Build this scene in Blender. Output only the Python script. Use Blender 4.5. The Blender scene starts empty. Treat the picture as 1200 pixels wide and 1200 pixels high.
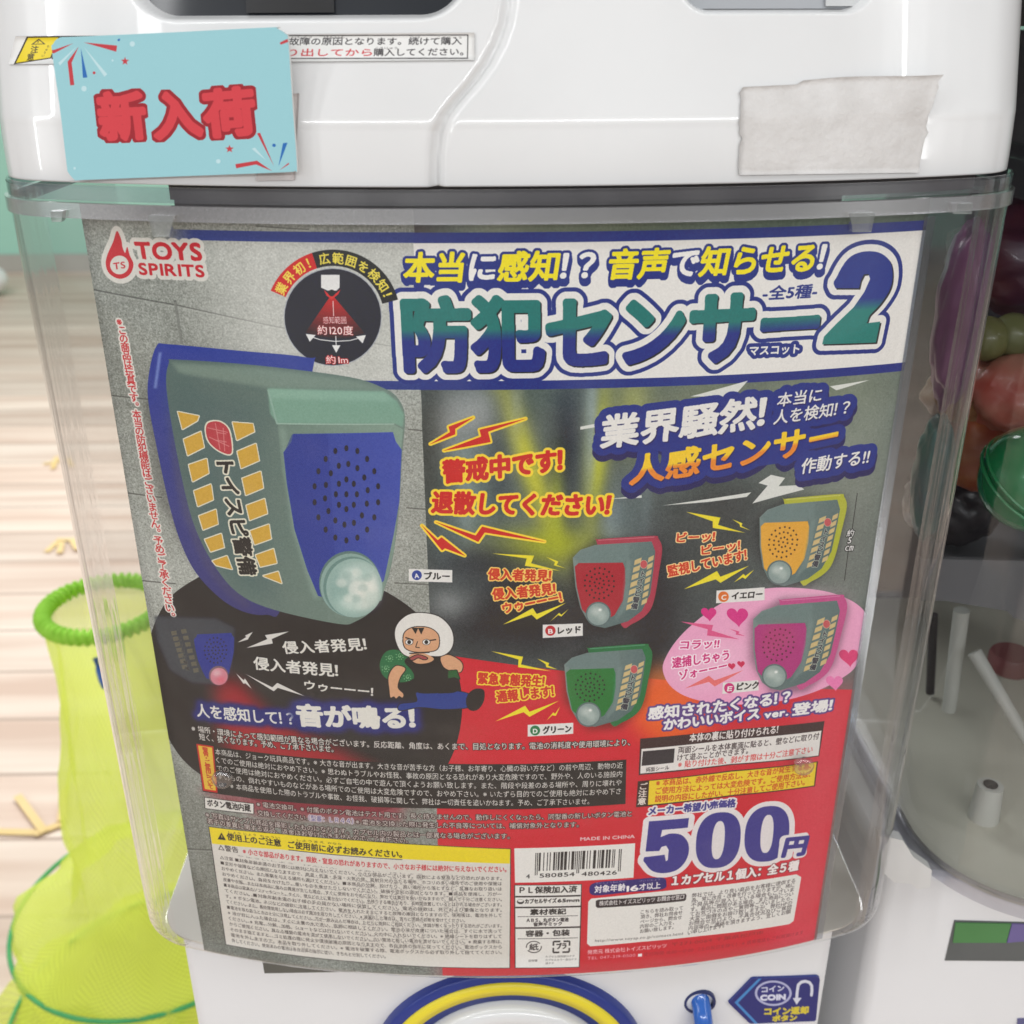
import bpy, bmesh, math, random
import numpy as np
from mathutils import Vector, Matrix

scene = bpy.context.scene
random.seed(7)
rng = np.random.default_rng(7)
col = scene.collection

# ------------------------------------------------------------------ camera
D = 0.35                       # metres from the lens to the front of the machine
HC = 1.15                      # lens height above the floor
F, PITCH, ROLL, YAW, X0 = 1245.45, 0.42715, 0.004277, 0.017763, 0.016338
K2, K4 = 0.51339, 0.28434      # plan curve of the machine front (in units of D)
cy_, sy_ = math.cos(YAW), math.sin(YAW)
def c2w(v):                    # camera-heading frame -> world (machine) frame
    return Vector((cy_ * v[0] + sy_ * v[1], -sy_ * v[0] + cy_ * v[1], v[2]))
ex = Vector((1, 0, 0)); ev = Vector((0, -math.sin(PITCH), -math.cos(PITCH))); fw = Vector((0, math.cos(PITCH), -math.sin(PITCH)))
cr, sr = math.cos(ROLL), math.sin(ROLL)
right = c2w(cr * ex + sr * ev); down = c2w(-sr * ex + cr * ev); fwd = c2w(fw)
cam_d = bpy.data.cameras.new('camera'); cam = bpy.data.objects.new('camera', cam_d); col.objects.link(cam)
cam_d.sensor_width = 36; cam_d.lens = F / 1200 * 36; cam_d.clip_start = 0.01; cam_d.clip_end = 60
M = Matrix((( right.x, -down.x, -fwd.x, -X0 * D), (right.y, -down.y, -fwd.y, -D), (right.z, -down.z, -fwd.z, HC), (0, 0, 0, 1)))
cam.matrix_world = M
cam_d.dof.use_dof = True; cam_d.dof.focus_distance = 0.40; cam_d.dof.aperture_fstop = 16
scene.camera = cam

# ------------------------------------------------------------------ light, world, exposure
world = bpy.data.worlds.new('World'); scene.world = world; world.use_nodes = True
wn = world.node_tree.nodes; wl = world.node_tree.links
bg = wn['Background']; bg.inputs['Strength'].default_value = 0.62
tc = wn.new('ShaderNodeTexCoord'); mp = wn.new('ShaderNodeMapping'); mp.inputs['Scale'].default_value = (1.6, 1.6, 0.9)
nz = wn.new('ShaderNodeTexNoise'); nz.inputs['Scale'].default_value = 2.2; nz.inputs['Detail'].default_value = 2
rp = wn.new('ShaderNodeValToRGB'); rp.color_ramp.elements[0].position = 0.38; rp.color_ramp.elements[1].position = 0.66
rp.color_ramp.elements[0].color = (0.40, 0.39, 0.40, 1); rp.color_ramp.elements[1].color = (0.98, 0.98, 0.97, 1)
wl.new(tc.outputs['Generated'], mp.inputs[0]); wl.new(mp.outputs[0], nz.inputs['Vector']); wl.new(nz.outputs['Fac'], rp.inputs[0]); wl.new(rp.outputs[0], bg.inputs['Color'])

def area(name, loc, target, sx, sy, power, color=(0.985, 0.995, 1.0)):
    l = bpy.data.lights.new(name, 'AREA'); l.shape = 'RECTANGLE'; l.size = sx; l.size_y = sy; l.energy = power; l.color = color
    o = bpy.data.objects.new(name, l); col.objects.link(o); o.location = loc
    o.rotation_euler = (Vector(target) - Vector(loc)).to_track_quat('-Z', 'Y').to_euler()
    return o
area('ceiling_strip_light', (0.15, -0.85, HC + 1.35), (0.1, 0.0, HC - 0.2), 2.6, 0.10, 5)
area('ceiling_strip_light.001', (-0.8, 2.2, HC + 1.5), (-0.8, 2.2, 0), 4.0, 0.8, 105)
area('ceiling_strip_light.002', (-1.0, -0.9, HC + 1.2), (-0.1, 0, HC - 0.1), 0.10, 1.8, 4)
area('ceiling_strip_light.003', (0.4, -3.4, HC + 1.15), (0.0, 0, HC - 0.2), 5.0, 0.10, 47)
area('ceiling_strip_light.004', (-2.3, -1.3, HC + 1.0), (0, 0.1, HC - 0.2), 0.07, 2.6, 13)
area('ceiling_strip_light.005', (2.0, -1.5, HC + 1.1), (0, 0.1, HC - 0.2), 0.07, 2.6, 9)

scene.view_settings.view_transform = 'Standard'; scene.view_settings.look = 'None'
scene.view_settings.exposure = 0.1; scene.view_settings.gamma = 1.0; scene.view_settings.use_curve_mapping = False
scene.render.engine = 'CYCLES'
scene.cycles.use_denoising = True
scene.cycles.max_bounces = 14; scene.cycles.transparent_max_bounces = 24; scene.cycles.transmission_bounces = 10
scene.cycles.caustics_reflective = False; scene.cycles.caustics_refractive = False
scene.cycles.sample_clamp_indirect = 6.0

# ------------------------------------------------------------------ photo pixel -> place helpers (units of D)
def rays(P):
    P = np.atleast_2d(np.asarray(P, float)); u = (P[:, 0] - 600) / F; v = (P[:, 1] - 600) / F
    r, d, f = (np.array(q) for q in (right, down, fwd))
    return u[:, None] * r + v[:, None] * d + f
def hit(P):                                  # on the poster sheet -> arc length S, height Z
    d = rays(P); t = np.ones(len(d))
    for _ in range(14):
        X = -X0 + t * d[:, 0]; N = -1 + t * d[:, 1]
        t = t - (N - (K2 * X ** 2 / 2 + K4 * X ** 4)) / (d[:, 1] - (K2 * X + 4 * K4 * X ** 3) * d[:, 0])
    X = -X0 + t * d[:, 0]
    return X + K2 ** 2 * X ** 3 / 6, t * d[:, 2]
def at_depth(x, y, N):                       # point where the sight line reaches depth N (units of D)
    d = rays((x, y))[0]; t = (N + 1) / d[1]
    return Vector((-X0 + t * d[0], N, t * d[2]))
def front(X): return K2 * X * X / 2 + K4 * X ** 4
def W(X, N, Z): return Vector((X * D, N * D, HC + Z * D))     # units of D -> world metres
def s2x(S):
    X = S
    for _ in range(6): X = S - K2 ** 2 * X ** 3 / 6
    return X

# ------------------------------------------------------------------ raster of printed artwork (numpy, drawn from outlines)
_fc = bpy.data.curves.new('glyph_source', 'FONT'); _fo = bpy.data.objects.new('glyph_source', _fc); col.objects.link(_fo)
_cache = {}
def glyph(ch):
    if ch in _cache: return _cache[ch]
    _fc.body = ch
    dg = bpy.context.evaluated_depsgraph_get(); c = _fo.to_curve(dg); out = []
    for s in c.splines:
        bp = s.bezier_points; n = len(bp); pts = []
        for i in range(n):
            a, b = bp[i], bp[(i + 1) % n]
            p0, p1, p2, p3 = (np.array(q[:2]) for q in (a.co, a.handle_right, b.handle_left, b.co))
            chord = np.linalg.norm(p3 - p0)
            dev = abs(np.cross(p3 - p0, p1 - p0)) + abs(np.cross(p3 - p0, p2 - p0))
            m = 1 if dev < 1e-5 else 4
            for k in range(m):
                t = k / m; q = 1 - t
                pts.append(q ** 3 * p0 + 3 * q * q * t * p1 + 3 * q * t * t * p2 + t ** 3 * p3)
        if len(pts) > 2: out.append(np.array(pts))
    _fo.to_curve_clear()
    if out:
        allp = np.concatenate(out); w = 1.0 if ord(ch) > 0x2000 else allp[:, 0].max() + 0.07
    else: w = 1.0 if ord(ch) > 0x2000 else 0.3
    if ch in '！？': out, w = [c * (1.12, 1.0) - ((0.16, 0) if ch == '！' else (0.24, 0)) for c in out], 0.78 if ch == '！' else 0.72      # set tighter, as on the sheet
    _cache[ch] = (out, w)
    return _cache[ch]

def coverage(contours, x0, y0, w, h, ss=3):
    acc = np.zeros((h * ss, w + 2))
    for c in contours:
        a = np.asarray(c, float) - (x0, y0); b = np.roll(a, -1, axis=0)
        ys = (np.arange(h * ss) + 0.5) / ss
        ya, yb = a[:, 1][:, None], b[:, 1][:, None]
        m = (ya <= ys) != (yb <= ys)
        e, r = np.nonzero(m)
        if not len(e): continue
        t = (ys[r] - a[e, 1]) / (b[e, 1] - a[e, 1]); x = a[e, 0] + t * (b[e, 0] - a[e, 0])
        sg = np.where(b[e, 1] > a[e, 1], 1.0, -1.0)
        x = np.clip(x, 0, w - 1e-6); i = x.astype(int); f = x - i
        np.add.at(acc, (r, i), sg * (1 - f)); np.add.at(acc, (r, i + 1), sg * f)
    cov = np.minimum(np.abs(np.cumsum(acc, axis=1)[:, :w]), 1)
    return cov.reshape(h, ss, w).mean(1)

def grow(cov, r):
    if r <= 0: return cov
    m = cov > 0.5; h, w = m.shape; R = int(math.ceil(r + 1)); idx = np.arange(w)
    l = np.maximum.accumulate(np.where(m, idx, -10 ** 6), axis=1)
    q = np.minimum.accumulate(np.where(m, idx, 10 ** 6)[:, ::-1], axis=1)[:, ::-1]
    d = np.minimum(np.minimum(idx - l, q - idx), R + 2).astype(np.float32) ** 2
    out = d.copy()
    for dy in range(1, R + 1):
        if dy >= h: break
        out[dy:] = np.minimum(out[dy:], d[:-dy] + dy * dy); out[:-dy] = np.minimum(out[:-dy], d[dy:] + dy * dy)
    return np.maximum(cov, np.clip(r + 0.5 - np.sqrt(out), 0, 1))

def blur(a, s):
    if s <= 0.3: return a
    r = int(3 * s) + 1; k = np.exp(-np.arange(-r, r + 1) ** 2 / (2 * s * s)); k /= k.sum()
    for ax in (0, 1):
        n = a.shape[ax]; L = n + 2 * r; f = np.fft.rfft(np.pad(a, [(r, r) if i == ax else (0, 0) for i in range(2)], mode='edge'), n=L + 2 * r, axis=ax)
        kk = np.fft.rfft(k, n=L + 2 * r); kk = kk[:, None] if ax == 0 else kk[None, :]
        o = np.fft.irfft(f * kk, n=L + 2 * r, axis=ax)
        a = np.take(o, np.arange(2 * r, 2 * r + n), axis=ax)
    return a
def fnoise(h, w, cell, octaves=4):
    out = np.zeros((h, w)); amp = 1; tot = 0
    for o in range(octaves):
        c = max(1, cell / 2 ** o); gh, gw = int(h / c) + 3, int(w / c) + 3
        g = rng.random((gh, gw)); yy = np.arange(h) / c; xx = np.arange(w) / c
        yi, xi = yy.astype(int), xx.astype(int); fy = (yy - yi)[:, None]; fx = (xx - xi)[None]
        fy = fy * fy * (3 - 2 * fy); fx = fx * fx * (3 - 2 * fx)
        v = g[yi][:, xi] * (1 - fy) * (1 - fx) + g[yi + 1][:, xi] * fy * (1 - fx) + g[yi][:, xi + 1] * (1 - fy) * fx + g[yi + 1][:, xi + 1] * fy * fx
        out += amp * v; tot += amp; amp *= 0.55
    return out / tot

class Art:
    def __init__(self, w, h, mapper, base):
        self.w, self.h, self.map = w, h, mapper
        self.c = np.empty((h, w, 3), np.float32); self.c[:] = np.array(base) / 255
    def comp(self, a, x0, y0, color, alpha=1.0):
        h, w = a.shape; X0_, Y0_ = max(0, x0), max(0, y0); X1, Y1 = min(self.w, x0 + w), min(self.h, y0 + h)
        if X1 <= X0_ or Y1 <= Y0_: return
        a = (a[Y0_ - y0:Y1 - y0, X0_ - x0:X1 - x0] * alpha)[..., None]
        cl = color[Y0_ - y0:Y1 - y0, X0_ - x0:X1 - x0] if isinstance(color, np.ndarray) and color.ndim == 3 else np.array(color, float) / 255
        t = self.c[Y0_:Y1, X0_:X1]; t += (cl - t) * a
    def px(self, x, y):                        # texture pixels per photo pixel, here
        q = self.map([(x, y), (x, y - 10)]); return np.linalg.norm(q[0] - q[1]) / 10
    def mask(self, contours, pad):
        al = np.concatenate(contours); x0, y0 = np.floor(al.min(0)).astype(int) - pad; x1, y1 = np.ceil(al.max(0)).astype(int) + pad
        return coverage(contours, x0, y0, x1 - x0, y1 - y0), x0, y0
    def poly(self, pts, color, alpha=1.0, strokes=(), soft=0, raw=False, shift=None):
        q = np.asarray(pts, float) if raw else self.map(pts)
        s = 1 if raw else self.px(*np.mean(pts, axis=0))
        R = max([g for g, _ in strokes], default=0)
        m, x0, y0 = self.mask([q], int(R * s + 3 * soft * s) + 3)
        for g, cl in strokes: self.comp(grow(m, g * s), x0, y0, cl)
        if color is None: return
        if soft: m = blur(m, soft * s)
        self.comp(m, x0, y0, color if not callable(color) else self.vgrad(color, m.shape), alpha)
    def vgrad(self, fn, shape):
        v = np.linspace(0, 1, shape[0]); g = np.array([fn(t) for t in v]) / 255
        return np.repeat(g[:, None], shape[1], axis=1)
    def line(self, a, b, w, color, alpha=1.0):
        a, b = np.array(a, float), np.array(b, float); n = np.array([-(b - a)[1], (b - a)[0]]); n = n / np.linalg.norm(n) * w / 2
        self.poly([a + n, b + n, b - n, a - n], color, alpha)
    def ell(self, x, y, rx, ry, color, alpha=1.0, strokes=(), soft=0, n=40):
        t = np.linspace(0, 2 * np.pi, n, endpoint=False)
        self.poly(np.stack([x + rx * np.cos(t), y + ry * np.sin(t)], 1), color, alpha, strokes, soft)
    def text(self, s, p0, p1, h, fill, strokes=(), bold=0.0, slant=0.0, base=-0.07, shadow=None, up=None, glow=None, only='all', alpha=1.0):
        q0, q1 = self.map([p0, p1]); sc = self.px(*((np.array(p0) + np.array(p1)) / 2)); em = h / 0.9 * sc
        L = np.linalg.norm(q1 - q0); rx = (q1 - q0) / L
        uy = np.array([rx[1], -rx[0]]) if up is None else up / np.linalg.norm(up)
        uy = uy + slant * rx
        adv = 0; raw = []
        for ch in s:
            cs, w = glyph(ch); raw.append([c + (adv, 0) for c in cs]); adv += w
        allp = np.concatenate([c for g in raw for c in g]); mn, mx = allp[:, 0].min(), allp[:, 0].max(); k = L / (mx - mn)
        place = lambda c: q0 + ((c[:, 0] - mn) * k)[:, None] * rx + ((c[:, 1] - base) * em)[:, None] * uy
        chars = [[place(c) for c in g] for g in raw]
        allc = [c for g in chars for c in g]
        R = max([g for g, *_ in strokes], default=0) + (glow[0] * 2.5 if glow else 0) + (max(abs(shadow[0]), abs(shadow[1])) if shadow else 0) + bold
        pad = int(R * sc) + 4
        m, x0, y0 = self.mask(allc, pad)
        if bold: m = grow(m, bold * sc)
        if only in ('all', 'under'):
            if glow: self.comp(np.clip(blur(grow(m, glow[0] * sc), glow[0] * sc * 0.5) * 1.2, 0, 1), x0, y0, glow[1], 0.95)
            for st in strokes:
                g, cl = st[0], st[1]; dx, dy = st[2] if len(st) > 2 else (0, 0)
                gm = grow(m, g * sc); steps = max(1, int(math.hypot(dx, dy) * sc / 3))
                for i in range(steps if (dx or dy) else 1):
                    f = (i + 1) / steps if (dx or dy) else 0
                    self.comp(gm, x0 + int(dx * sc * f), y0 + int(dy * sc * f), cl)
            if shadow: self.comp(m, x0 + int(shadow[0] * sc), y0 + int(shadow[1] * sc), shadow[2])
        if only == 'under': return
        if callable(fill):
            yy, xx = np.mgrid[0:m.shape[0], 0:m.shape[1]]
            up1 = np.array([rx[1], -rx[0]])
            v = 1 - (((xx + x0 - q0[0]) * up1[0] + (yy + y0 - q0[1]) * up1[1]) / (0.9 * em))
            tab = np.array([fill(t) for t in np.linspace(0, 1, 128)], np.float32) / 255
            self.comp(m, x0, y0, tab[np.clip(v * 127, 0, 127).astype(int)], alpha)
        elif isinstance(fill, list):
            for cl in set(map(tuple, fill)):
                cs = [c for g, f in zip(chars, fill) for c in g if tuple(f) == cl]
                if not cs: continue
                mm, xa, ya = self.mask(cs, pad); self.comp(grow(mm, bold * sc) if bold else mm, xa, ya, cl, alpha)
        else: self.comp(m, x0, y0, fill, alpha)
    def vtext(self, s, p0, p1, size, fill, strokes=(), bold=0.0):      # upright glyphs stepping from p0 to p1 (centres)
        n = len(s); P = np.array([np.array(p0) + (np.array(p1) - np.array(p0)) * i / max(1, n - 1) for i in range(n)])
        Q = self.map(P); cs = []
        for ch, q, p in zip(s, Q, P):
            em = size * self.px(*p); g, w = glyph(ch)
            for c in g:
                cc = (c - (w / 2, 0.38)) * em
                if ch in 'ーｰ': cc = np.stack([cc[:, 1], cc[:, 0]], 1)
                if ch in '。、': cc = cc + (0.55 * em, 0.5 * em)
                cs.append(np.stack([q[0] + cc[:, 0], q[1] - cc[:, 1]], 1))
        sc = self.px(*P.mean(0)); m, x0, y0 = self.mask(cs, int(max([g for g, _ in strokes], default=0) * sc) + 4)
        if bold: m = grow(m, bold * sc)
        for g, cl in strokes: self.comp(grow(m, g * sc), x0, y0, cl)
        self.comp(m, x0, y0, fill)
    def char(self, ch, c, size, ang, fill, bold=0.0, strokes=()):
        q = self.map([c])[0]; em = size * self.px(*c); g, w = glyph(ch); ca, sa = math.cos(ang), math.sin(ang); cs = []
        for k in g:
            e = (k - (w / 2, 0.38 if w == 1.0 else 0.35)) * em; e = e * (1, -1)
            cs.append(np.stack([q[0] + ca * e[:, 0] - sa * e[:, 1], q[1] + sa * e[:, 0] + ca * e[:, 1]], 1))
        sc = self.px(*c); m, x0, y0 = self.mask(cs, int(max([g for g, _ in strokes], default=0) * sc) + 4)
        if bold: m = grow(m, bold * sc)
        for gq, cl in strokes: self.comp(grow(m, gq * sc), x0, y0, cl)
        self.comp(m, x0, y0, fill)
    def image(self, name, lift=0.0, gain=1.0):
        a = np.clip(self.c, 0, 1)
        lin = np.where(a <= 0.04045, a / 12.92, ((a + 0.055) / 1.055) ** 2.4)
        lin = np.clip((lin - lift) * gain, 0.004, 1)
        a = np.where(lin <= 0.0031308, lin * 12.92, 1.055 * lin ** (1 / 2.4) - 0.055)
        px = np.ones((self.h, self.w, 4), np.float32); px[..., :3] = a[::-1]
        im = bpy.data.images.new(name, self.w, self.h); im.pixels.foreach_set(px.ravel()); im.update(); im.pack()
        return im
def Z(x0, y0, s):                      # coordinates read in an enlarged crop -> photo pixels
    return lambda pts: [(x0 + a / s, y0 + b / s) for a, b in pts]
def smooth(pts, n=6):
    p = np.asarray(pts, float); out = []
    for i in range(len(p)):
        a, b, c, d = p[i - 1], p[i], p[(i + 1) % len(p)], p[(i + 2) % len(p)]
        for k in range(n):
            t = k / n; out.append(0.5 * ((2 * b) + (c - a) * t + (2 * a - 5 * b + 4 * c - d) * t * t + (3 * b - a - 3 * c + d) * t ** 3))
    return np.array(out)

# ------------------------------------------------------------------ the printed poster sheet
SL, SR, ZT, ZB = -0.4118, 0.4107, -0.150, -1.1125
TW = 2400; KT = TW / (SR - SL); TH = int((ZT - ZB) * KT)
def poster_map(P):
    s, z = hit(P); return np.stack([(s - SL) * KT, (ZT - z) * KT], 1)
WHT, NAVY, RED, YEL, BLK = (231, 229, 224), (47, 60, 130), (206, 48, 62), (240, 222, 40), (42, 40, 44)
TEAL = (44, 122, 116)
def draw_poster():
    A = Art(TW, TH, poster_map, (160, 164, 157))
    T, Pl, E = A.text, A.poly, A.ell
    def mix(a, b, t):
        t = min(1, max(0, t)); return tuple(a[i] + (b[i] - a[i]) * t for i in range(3))
    # --- concrete block photo on the left
    n = fnoise(TH, TW, 260, 4) - 0.5; g = rng.normal(0, 1, (TH, TW)); g = blur(g, 1.3); g /= g.std()
    A.c += ((n * 60 + g * 9) / 255)[..., None].astype(np.float32)
    yy, xx = np.mgrid[0:TH, 0:TW]
    A.c += (np.clip((yy / TH - 0.25), -0.3, 0) * 0.30)[..., None] - np.clip(yy / TH - 0.55, 0, 1)[..., None] * 0.36
    for a, b, w in (((108, 339), (210, 358), 1.8), ((210, 358), (340, 386), 1.6), ((340, 386), (500, 412), 1.2), ((205, 352), (213, 403), 3.2), ((128, 463), (176, 468), 1.6), ((478, 503), (500, 505), 1.6), ((476, 595), (502, 597), 1.6), ((146, 577), (190, 583), 1.6), ((163, 680), (206, 684), 1.6), ((462, 683), (505, 685), 1.4), ((300, 265), (362, 269), 1.5), ((195, 870), (235, 876), 1.4), ((212, 994), (250, 996), 1.6), ((500, 520), (501, 590), 1.2)):
        A.line(a, b, w, (88, 90, 86), 0.75); A.line((a[0], a[1] + 2), (b[0], b[1] + 2), w, (186, 190, 182), 0.3)
    # translucent white panel, fading in from the left, and the two blue rules (constant height on the sheet)
    zy = lambda z: (ZT - z) * KT
    sx_ = lambda x, y: poster_map([(x, y)])[0][0]
    xe = sx_(485, 300); fade = np.clip((xx - sx_(190, 300)) / (sx_(300, 300) - sx_(190, 300)), 0, 1)
    m = ((yy > zy(-0.178)) & (yy < zy(-0.317)) & (xx < xe)) * fade * 0.52
    A.comp(m.astype(np.float32), 0, 0, (232, 232, 226))
    # --- blurred night photo on the right
    X = lambda x: sx_(x, 540); Yt = lambda y: poster_map([(640, y)])[0][1]
    ph = np.empty((TH, TW, 3)); ph[:] = (90, 102, 100)
    def blob(x, y, rx, ry, cl, a, tilt=0.0):
        cx, cyy = X(x), Yt(y); sx = (X(x + 10) - X(x)) / 10; dx = (xx - cx - tilt * (yy - cyy)) / (rx * sx); dy = (yy - cyy) / (ry * sx)
        k = np.exp(-(dx * dx + dy * dy))[..., None] * a; ph[:] = ph + (np.array(cl) - ph) * k
    for b in ((505, 520, 28, 160, (58, 62, 60), .8), (535, 500, 24, 40, (150, 150, 148), .8), (545, 560, 25, 70, (118, 140, 142), .7), (560, 600, 40, 40, (105, 125, 120), .5), (480, 265, 45, 18, (70, 58, 58), .9), (590, 262, 45, 16, (140, 146, 128), .8), (700, 262, 120, 16, (112, 120, 96), .8), (930, 258, 160, 20, (82, 100, 82), .9),
              (662, 520, 18, 80, (40, 50, 62), .9), (625, 470, 20, 40, (90, 104, 96), .6), (620, 545, 16, 120, (200, 200, 66), .92, .32), (700, 540, 13, 90, (196, 200, 66), .92, -.06), (740, 480, 22, 50, (176, 180, 100), .8), (652, 600, 10, 60, (176, 186, 60), .7), (560, 480, 30, 30, (168, 172, 172), .7), (585, 560, 14, 80, (60, 72, 80), .6), (720, 620, 14, 40, (150, 170, 178), .7), (692, 500, 6, 70, (160, 172, 172), .7), (545, 600, 10, 70, (150, 166, 166), .5), (605, 470, 8, 50, (150, 160, 140), .6), (760, 600, 7, 80, (140, 156, 158), .55), (520, 640, 20, 40, (96, 116, 120), .7), (600, 690, 30, 20, (28, 32, 42), .8), (830, 490, 30, 60, (98, 110, 92), .6), (900, 580, 40, 40, (96, 106, 104), .5), (770, 700, 20, 70, (86, 92, 98), .5), (960, 650, 24, 80, (110, 118, 116), .6), (690, 480, 8, 90, (130, 150, 150), .5), (640, 640, 60, 26, (184, 192, 48), .92), (745, 630, 30, 60, (110, 132, 136), .6), (800, 470, 60, 30, (128, 136, 110), .6),
              (640, 730, 200, 60, (40, 42, 48), .98), (520, 705, 26, 24, (150, 156, 156), .7), (560, 660, 60, 30, (48, 54, 62), .8), (860, 640, 110, 70, (66, 70, 72), .7), (1000, 560, 60, 150, (136, 146, 132), .9), (930, 470, 90, 30, (128, 138, 118), .8), (780, 750, 30, 120, (44, 46, 52), .9), (1010, 690, 40, 120, (120, 126, 122), .8), (850, 600, 40, 30, (52, 56, 58), .6)):
        blob(*b)
    side = ((xx > poster_map([(485, 258)])[0][0] + (yy - poster_map([(485, 258)])[0][1]) * (poster_map([(520, 1140)])[0][0] - poster_map([(485, 258)])[0][0]) / TH)).astype(np.float32)
    ph += (fnoise(TH, TW, 90, 3) - 0.5)[..., None] * 14 + g[..., None] * 1.5
    A.comp(side, 0, 0, (ph / 255).astype(np.float32)); del ph
    # --- red field
    Pl([(513, 762), (533, 769), (650, 785), (760, 795), (880, 803), (1010, 808), (990, 950), (975, 1150), (519, 1150), (512, 960)], RED)
    Pl([(745, 780), (800, 786), (840, 850), (780, 880), (740, 850)], (240, 120, 50), .75, soft=10)
    Pl([(940, 800), (1010, 800), (960, 1120), (905, 1120)], (224, 92, 108), .55, soft=14)
    Pl([(520, 1115), (980, 1090), (975, 1150), (519, 1150)], (190, 35, 55), .5, soft=8)
    # --- dark disc with the red beam
    disc = smooth([(208, 692), (185, 722), (174, 760), (178, 805), (195, 860), (227, 902), (290, 935), (370, 952), (450, 950), (505, 920), (530, 885), (541, 840), (538, 795), (520, 755), (488, 718), (450, 692), (400, 670), (330, 655), (260, 665)])
    Pl(disc, (43, 42, 49))
    Pl([(250, 803), (274, 792), (320, 840), (420, 890), (500, 930), (430, 950), (300, 938), (256, 860)], (176, 44, 58), .9, soft=9)
    Pl([(230, 925), (470, 940), (470, 962), (300, 955)], (150, 62, 74), .7, soft=4)
    # --- title panel
    def band(z0, z1, color, x0=None, a=None):
        y0, y1 = zy(z0), zy(z1); xs = xe if x0 is None else x0
        Pl([(xs, y0), (TW, y0), (TW, y1), (xs, y1)], color, raw=True)
    band(-0.181, -0.3142, WHT)
    for z0, z1 in ((-0.1715, -0.181), (-0.3142, -0.3232)):
        band(z0, z1, NAVY)
        y0, y1 = int(zy(z0)), int(zy(z1)); mm = (np.clip((np.arange(int(xe) + 1) - sx_(195, 300)) / 90, 0, 1)[None] * np.ones((y1 - y0, 1))).astype(np.float32)
        A.comp(mm, 0, y0, NAVY, .93)
    Y, Wh = (243, 226, 32), (238, 236, 232)
    s = '本当に感知！？音声で知らせる！'; fl = [Y, Y, Wh, Y, Y, Wh, Wh, Y, Y, Wh, Y, Y, Y, Y, Wh]
    T(s, (473, 330), (962, 317), 33, fl, [(3.2, NAVY, (1, 6.5)), (3.2, NAVY)], bold=1.5, slant=.14)
    grad = lambda t: mix(TEAL, (44, 58, 132), (t - .42) * 6)
    s = '防犯センサー'
    T(s, (477, 433), (953, 417), 80, grad, [(12.5, NAVY), (7.8, WHT)], bold=4.2, shadow=(1.6, 1.8, (30, 28, 40)))
    z = Z(740, 270, 3.333)
    two = z(smooth([(797, 226), (803, 180), (845, 112), (900, 84), (965, 86), (1008, 118), (1020, 165), (1012, 225), (975, 285), (932, 330), (905, 358)], 4)[:-4].tolist() + [(972, 356), (955, 438), (745, 445), (752, 415), (800, 365), (868, 300), (910, 240), (932, 190), (926, 170), (908, 172), (896, 196), (889, 226)])
    Pl(two, None, strokes=[(13, NAVY), (8, WHT)])
    Pl([(a + 1.4, b + 1.6) for a, b in two], (30, 28, 40))
    Pl(two, lambda t: mix((46, 62, 136), (48, 128, 120), (t - .5) * 8 if t < .62 else 1))
    T('-全5種-', (893, 351.5), (956, 348.5), 15.5, NAVY, bold=.7, slant=.12)
    T('マスコット', (878, 416.5), (936, 414), 11, WHT, [(4.5, NAVY)], bold=.6)
    # --- maker's flame and name
    z = Z(0, 250, 3); OW = (214, 212, 204); LR = (196, 48, 58)
    fl = smooth(z([(411, 62), (398, 100), (378, 145), (372, 180), (385, 212), (420, 230), (455, 216), (469, 180), (456, 148), (447, 118), (440, 140), (430, 118), (426, 92)]), 4)
    Pl(fl, LR, strokes=[(6, OW)]); 
    T('TOYS', (161, 303.5), (236.5, 305), 25, LR, [(5, OW)], bold=1.3, base=0)
    T('SPIRITS', (164, 321.5), (239.5, 324.5), 17, LR, [(5, OW)], bold=.8, base=0)
    Pl(fl, LR); E(140, 310.5, 11, 11, OW); T('TS', (133.5, 316), (147, 314), 9.5, LR, bold=.4, base=0, slant=.2)
    A.vtext('※この商品は玩具です。本当の防犯機能はございません。予めご了承ください。', (141.5, 377), (200.5, 722), 11.2, (196, 40, 52), [(1.7, (222, 218, 210))], bold=.35)
    # --- range badge
    cx, cy, r = 390, 371.5, 56.5
    def sector(a0, a1, r0, r1, cl):
        t = np.radians(np.linspace(a0, a1, 24)); c2, s2 = np.cos(t), np.sin(t)
        Pl(np.concatenate([np.stack([cx + r1 * c2, cy + r1 * s2], 1), np.stack([cx + r0 * c2, cy + r0 * s2], 1)[::-1]]), cl)
    sector(203, 252, 60, 79, (205, 44, 46)); sector(252, 345, 60, 79, (30, 28, 32))
    E(cx, cy, r, r, (36, 40, 58), strokes=[(1.2, (170, 174, 180))])
    for i, ch in enumerate('業界初！広範囲を検知！'):
        a = 209 + i * 13.2; t = math.radians(a)
        A.char(ch, (cx + 69 * math.cos(t), cy + 69 * math.sin(t)), 14, t + math.pi / 2, (240, 222, 90), bold=.55)
    z = Z(300, 270, 4)
    for k in range(12):
        f = 1 - k / 12; q = lambda a, b: (355 + (a - 355) * f, 300 + (b - 300) * f)
        Pl(z([(355, 300), q(232, 478), q(300, 498), q(370, 504), q(440, 502), q(508, 480)]), mix((205, 40, 48), (70, 34, 52), f ** 1.3))
    Pl(z([(318, 278), (355, 312), (397, 276), (385, 300), (355, 325), (330, 305)]), (214, 60, 60))
    Pl(z([(305, 208), (392, 208), (392, 268), (378, 282), (335, 282), (305, 268)]), (228, 228, 226)); E(388.7, 343.3, 3.9, 3.9, (26, 22, 26))
    A.line(*z([(361, 330), (364, 402)]), .9, (238, 222, 220))
    T('感知範囲', z([(316, 437)])[0], z([(424, 437)])[0], 8.2, (240, 228, 226), [(.6, (150, 30, 40))])
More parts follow.
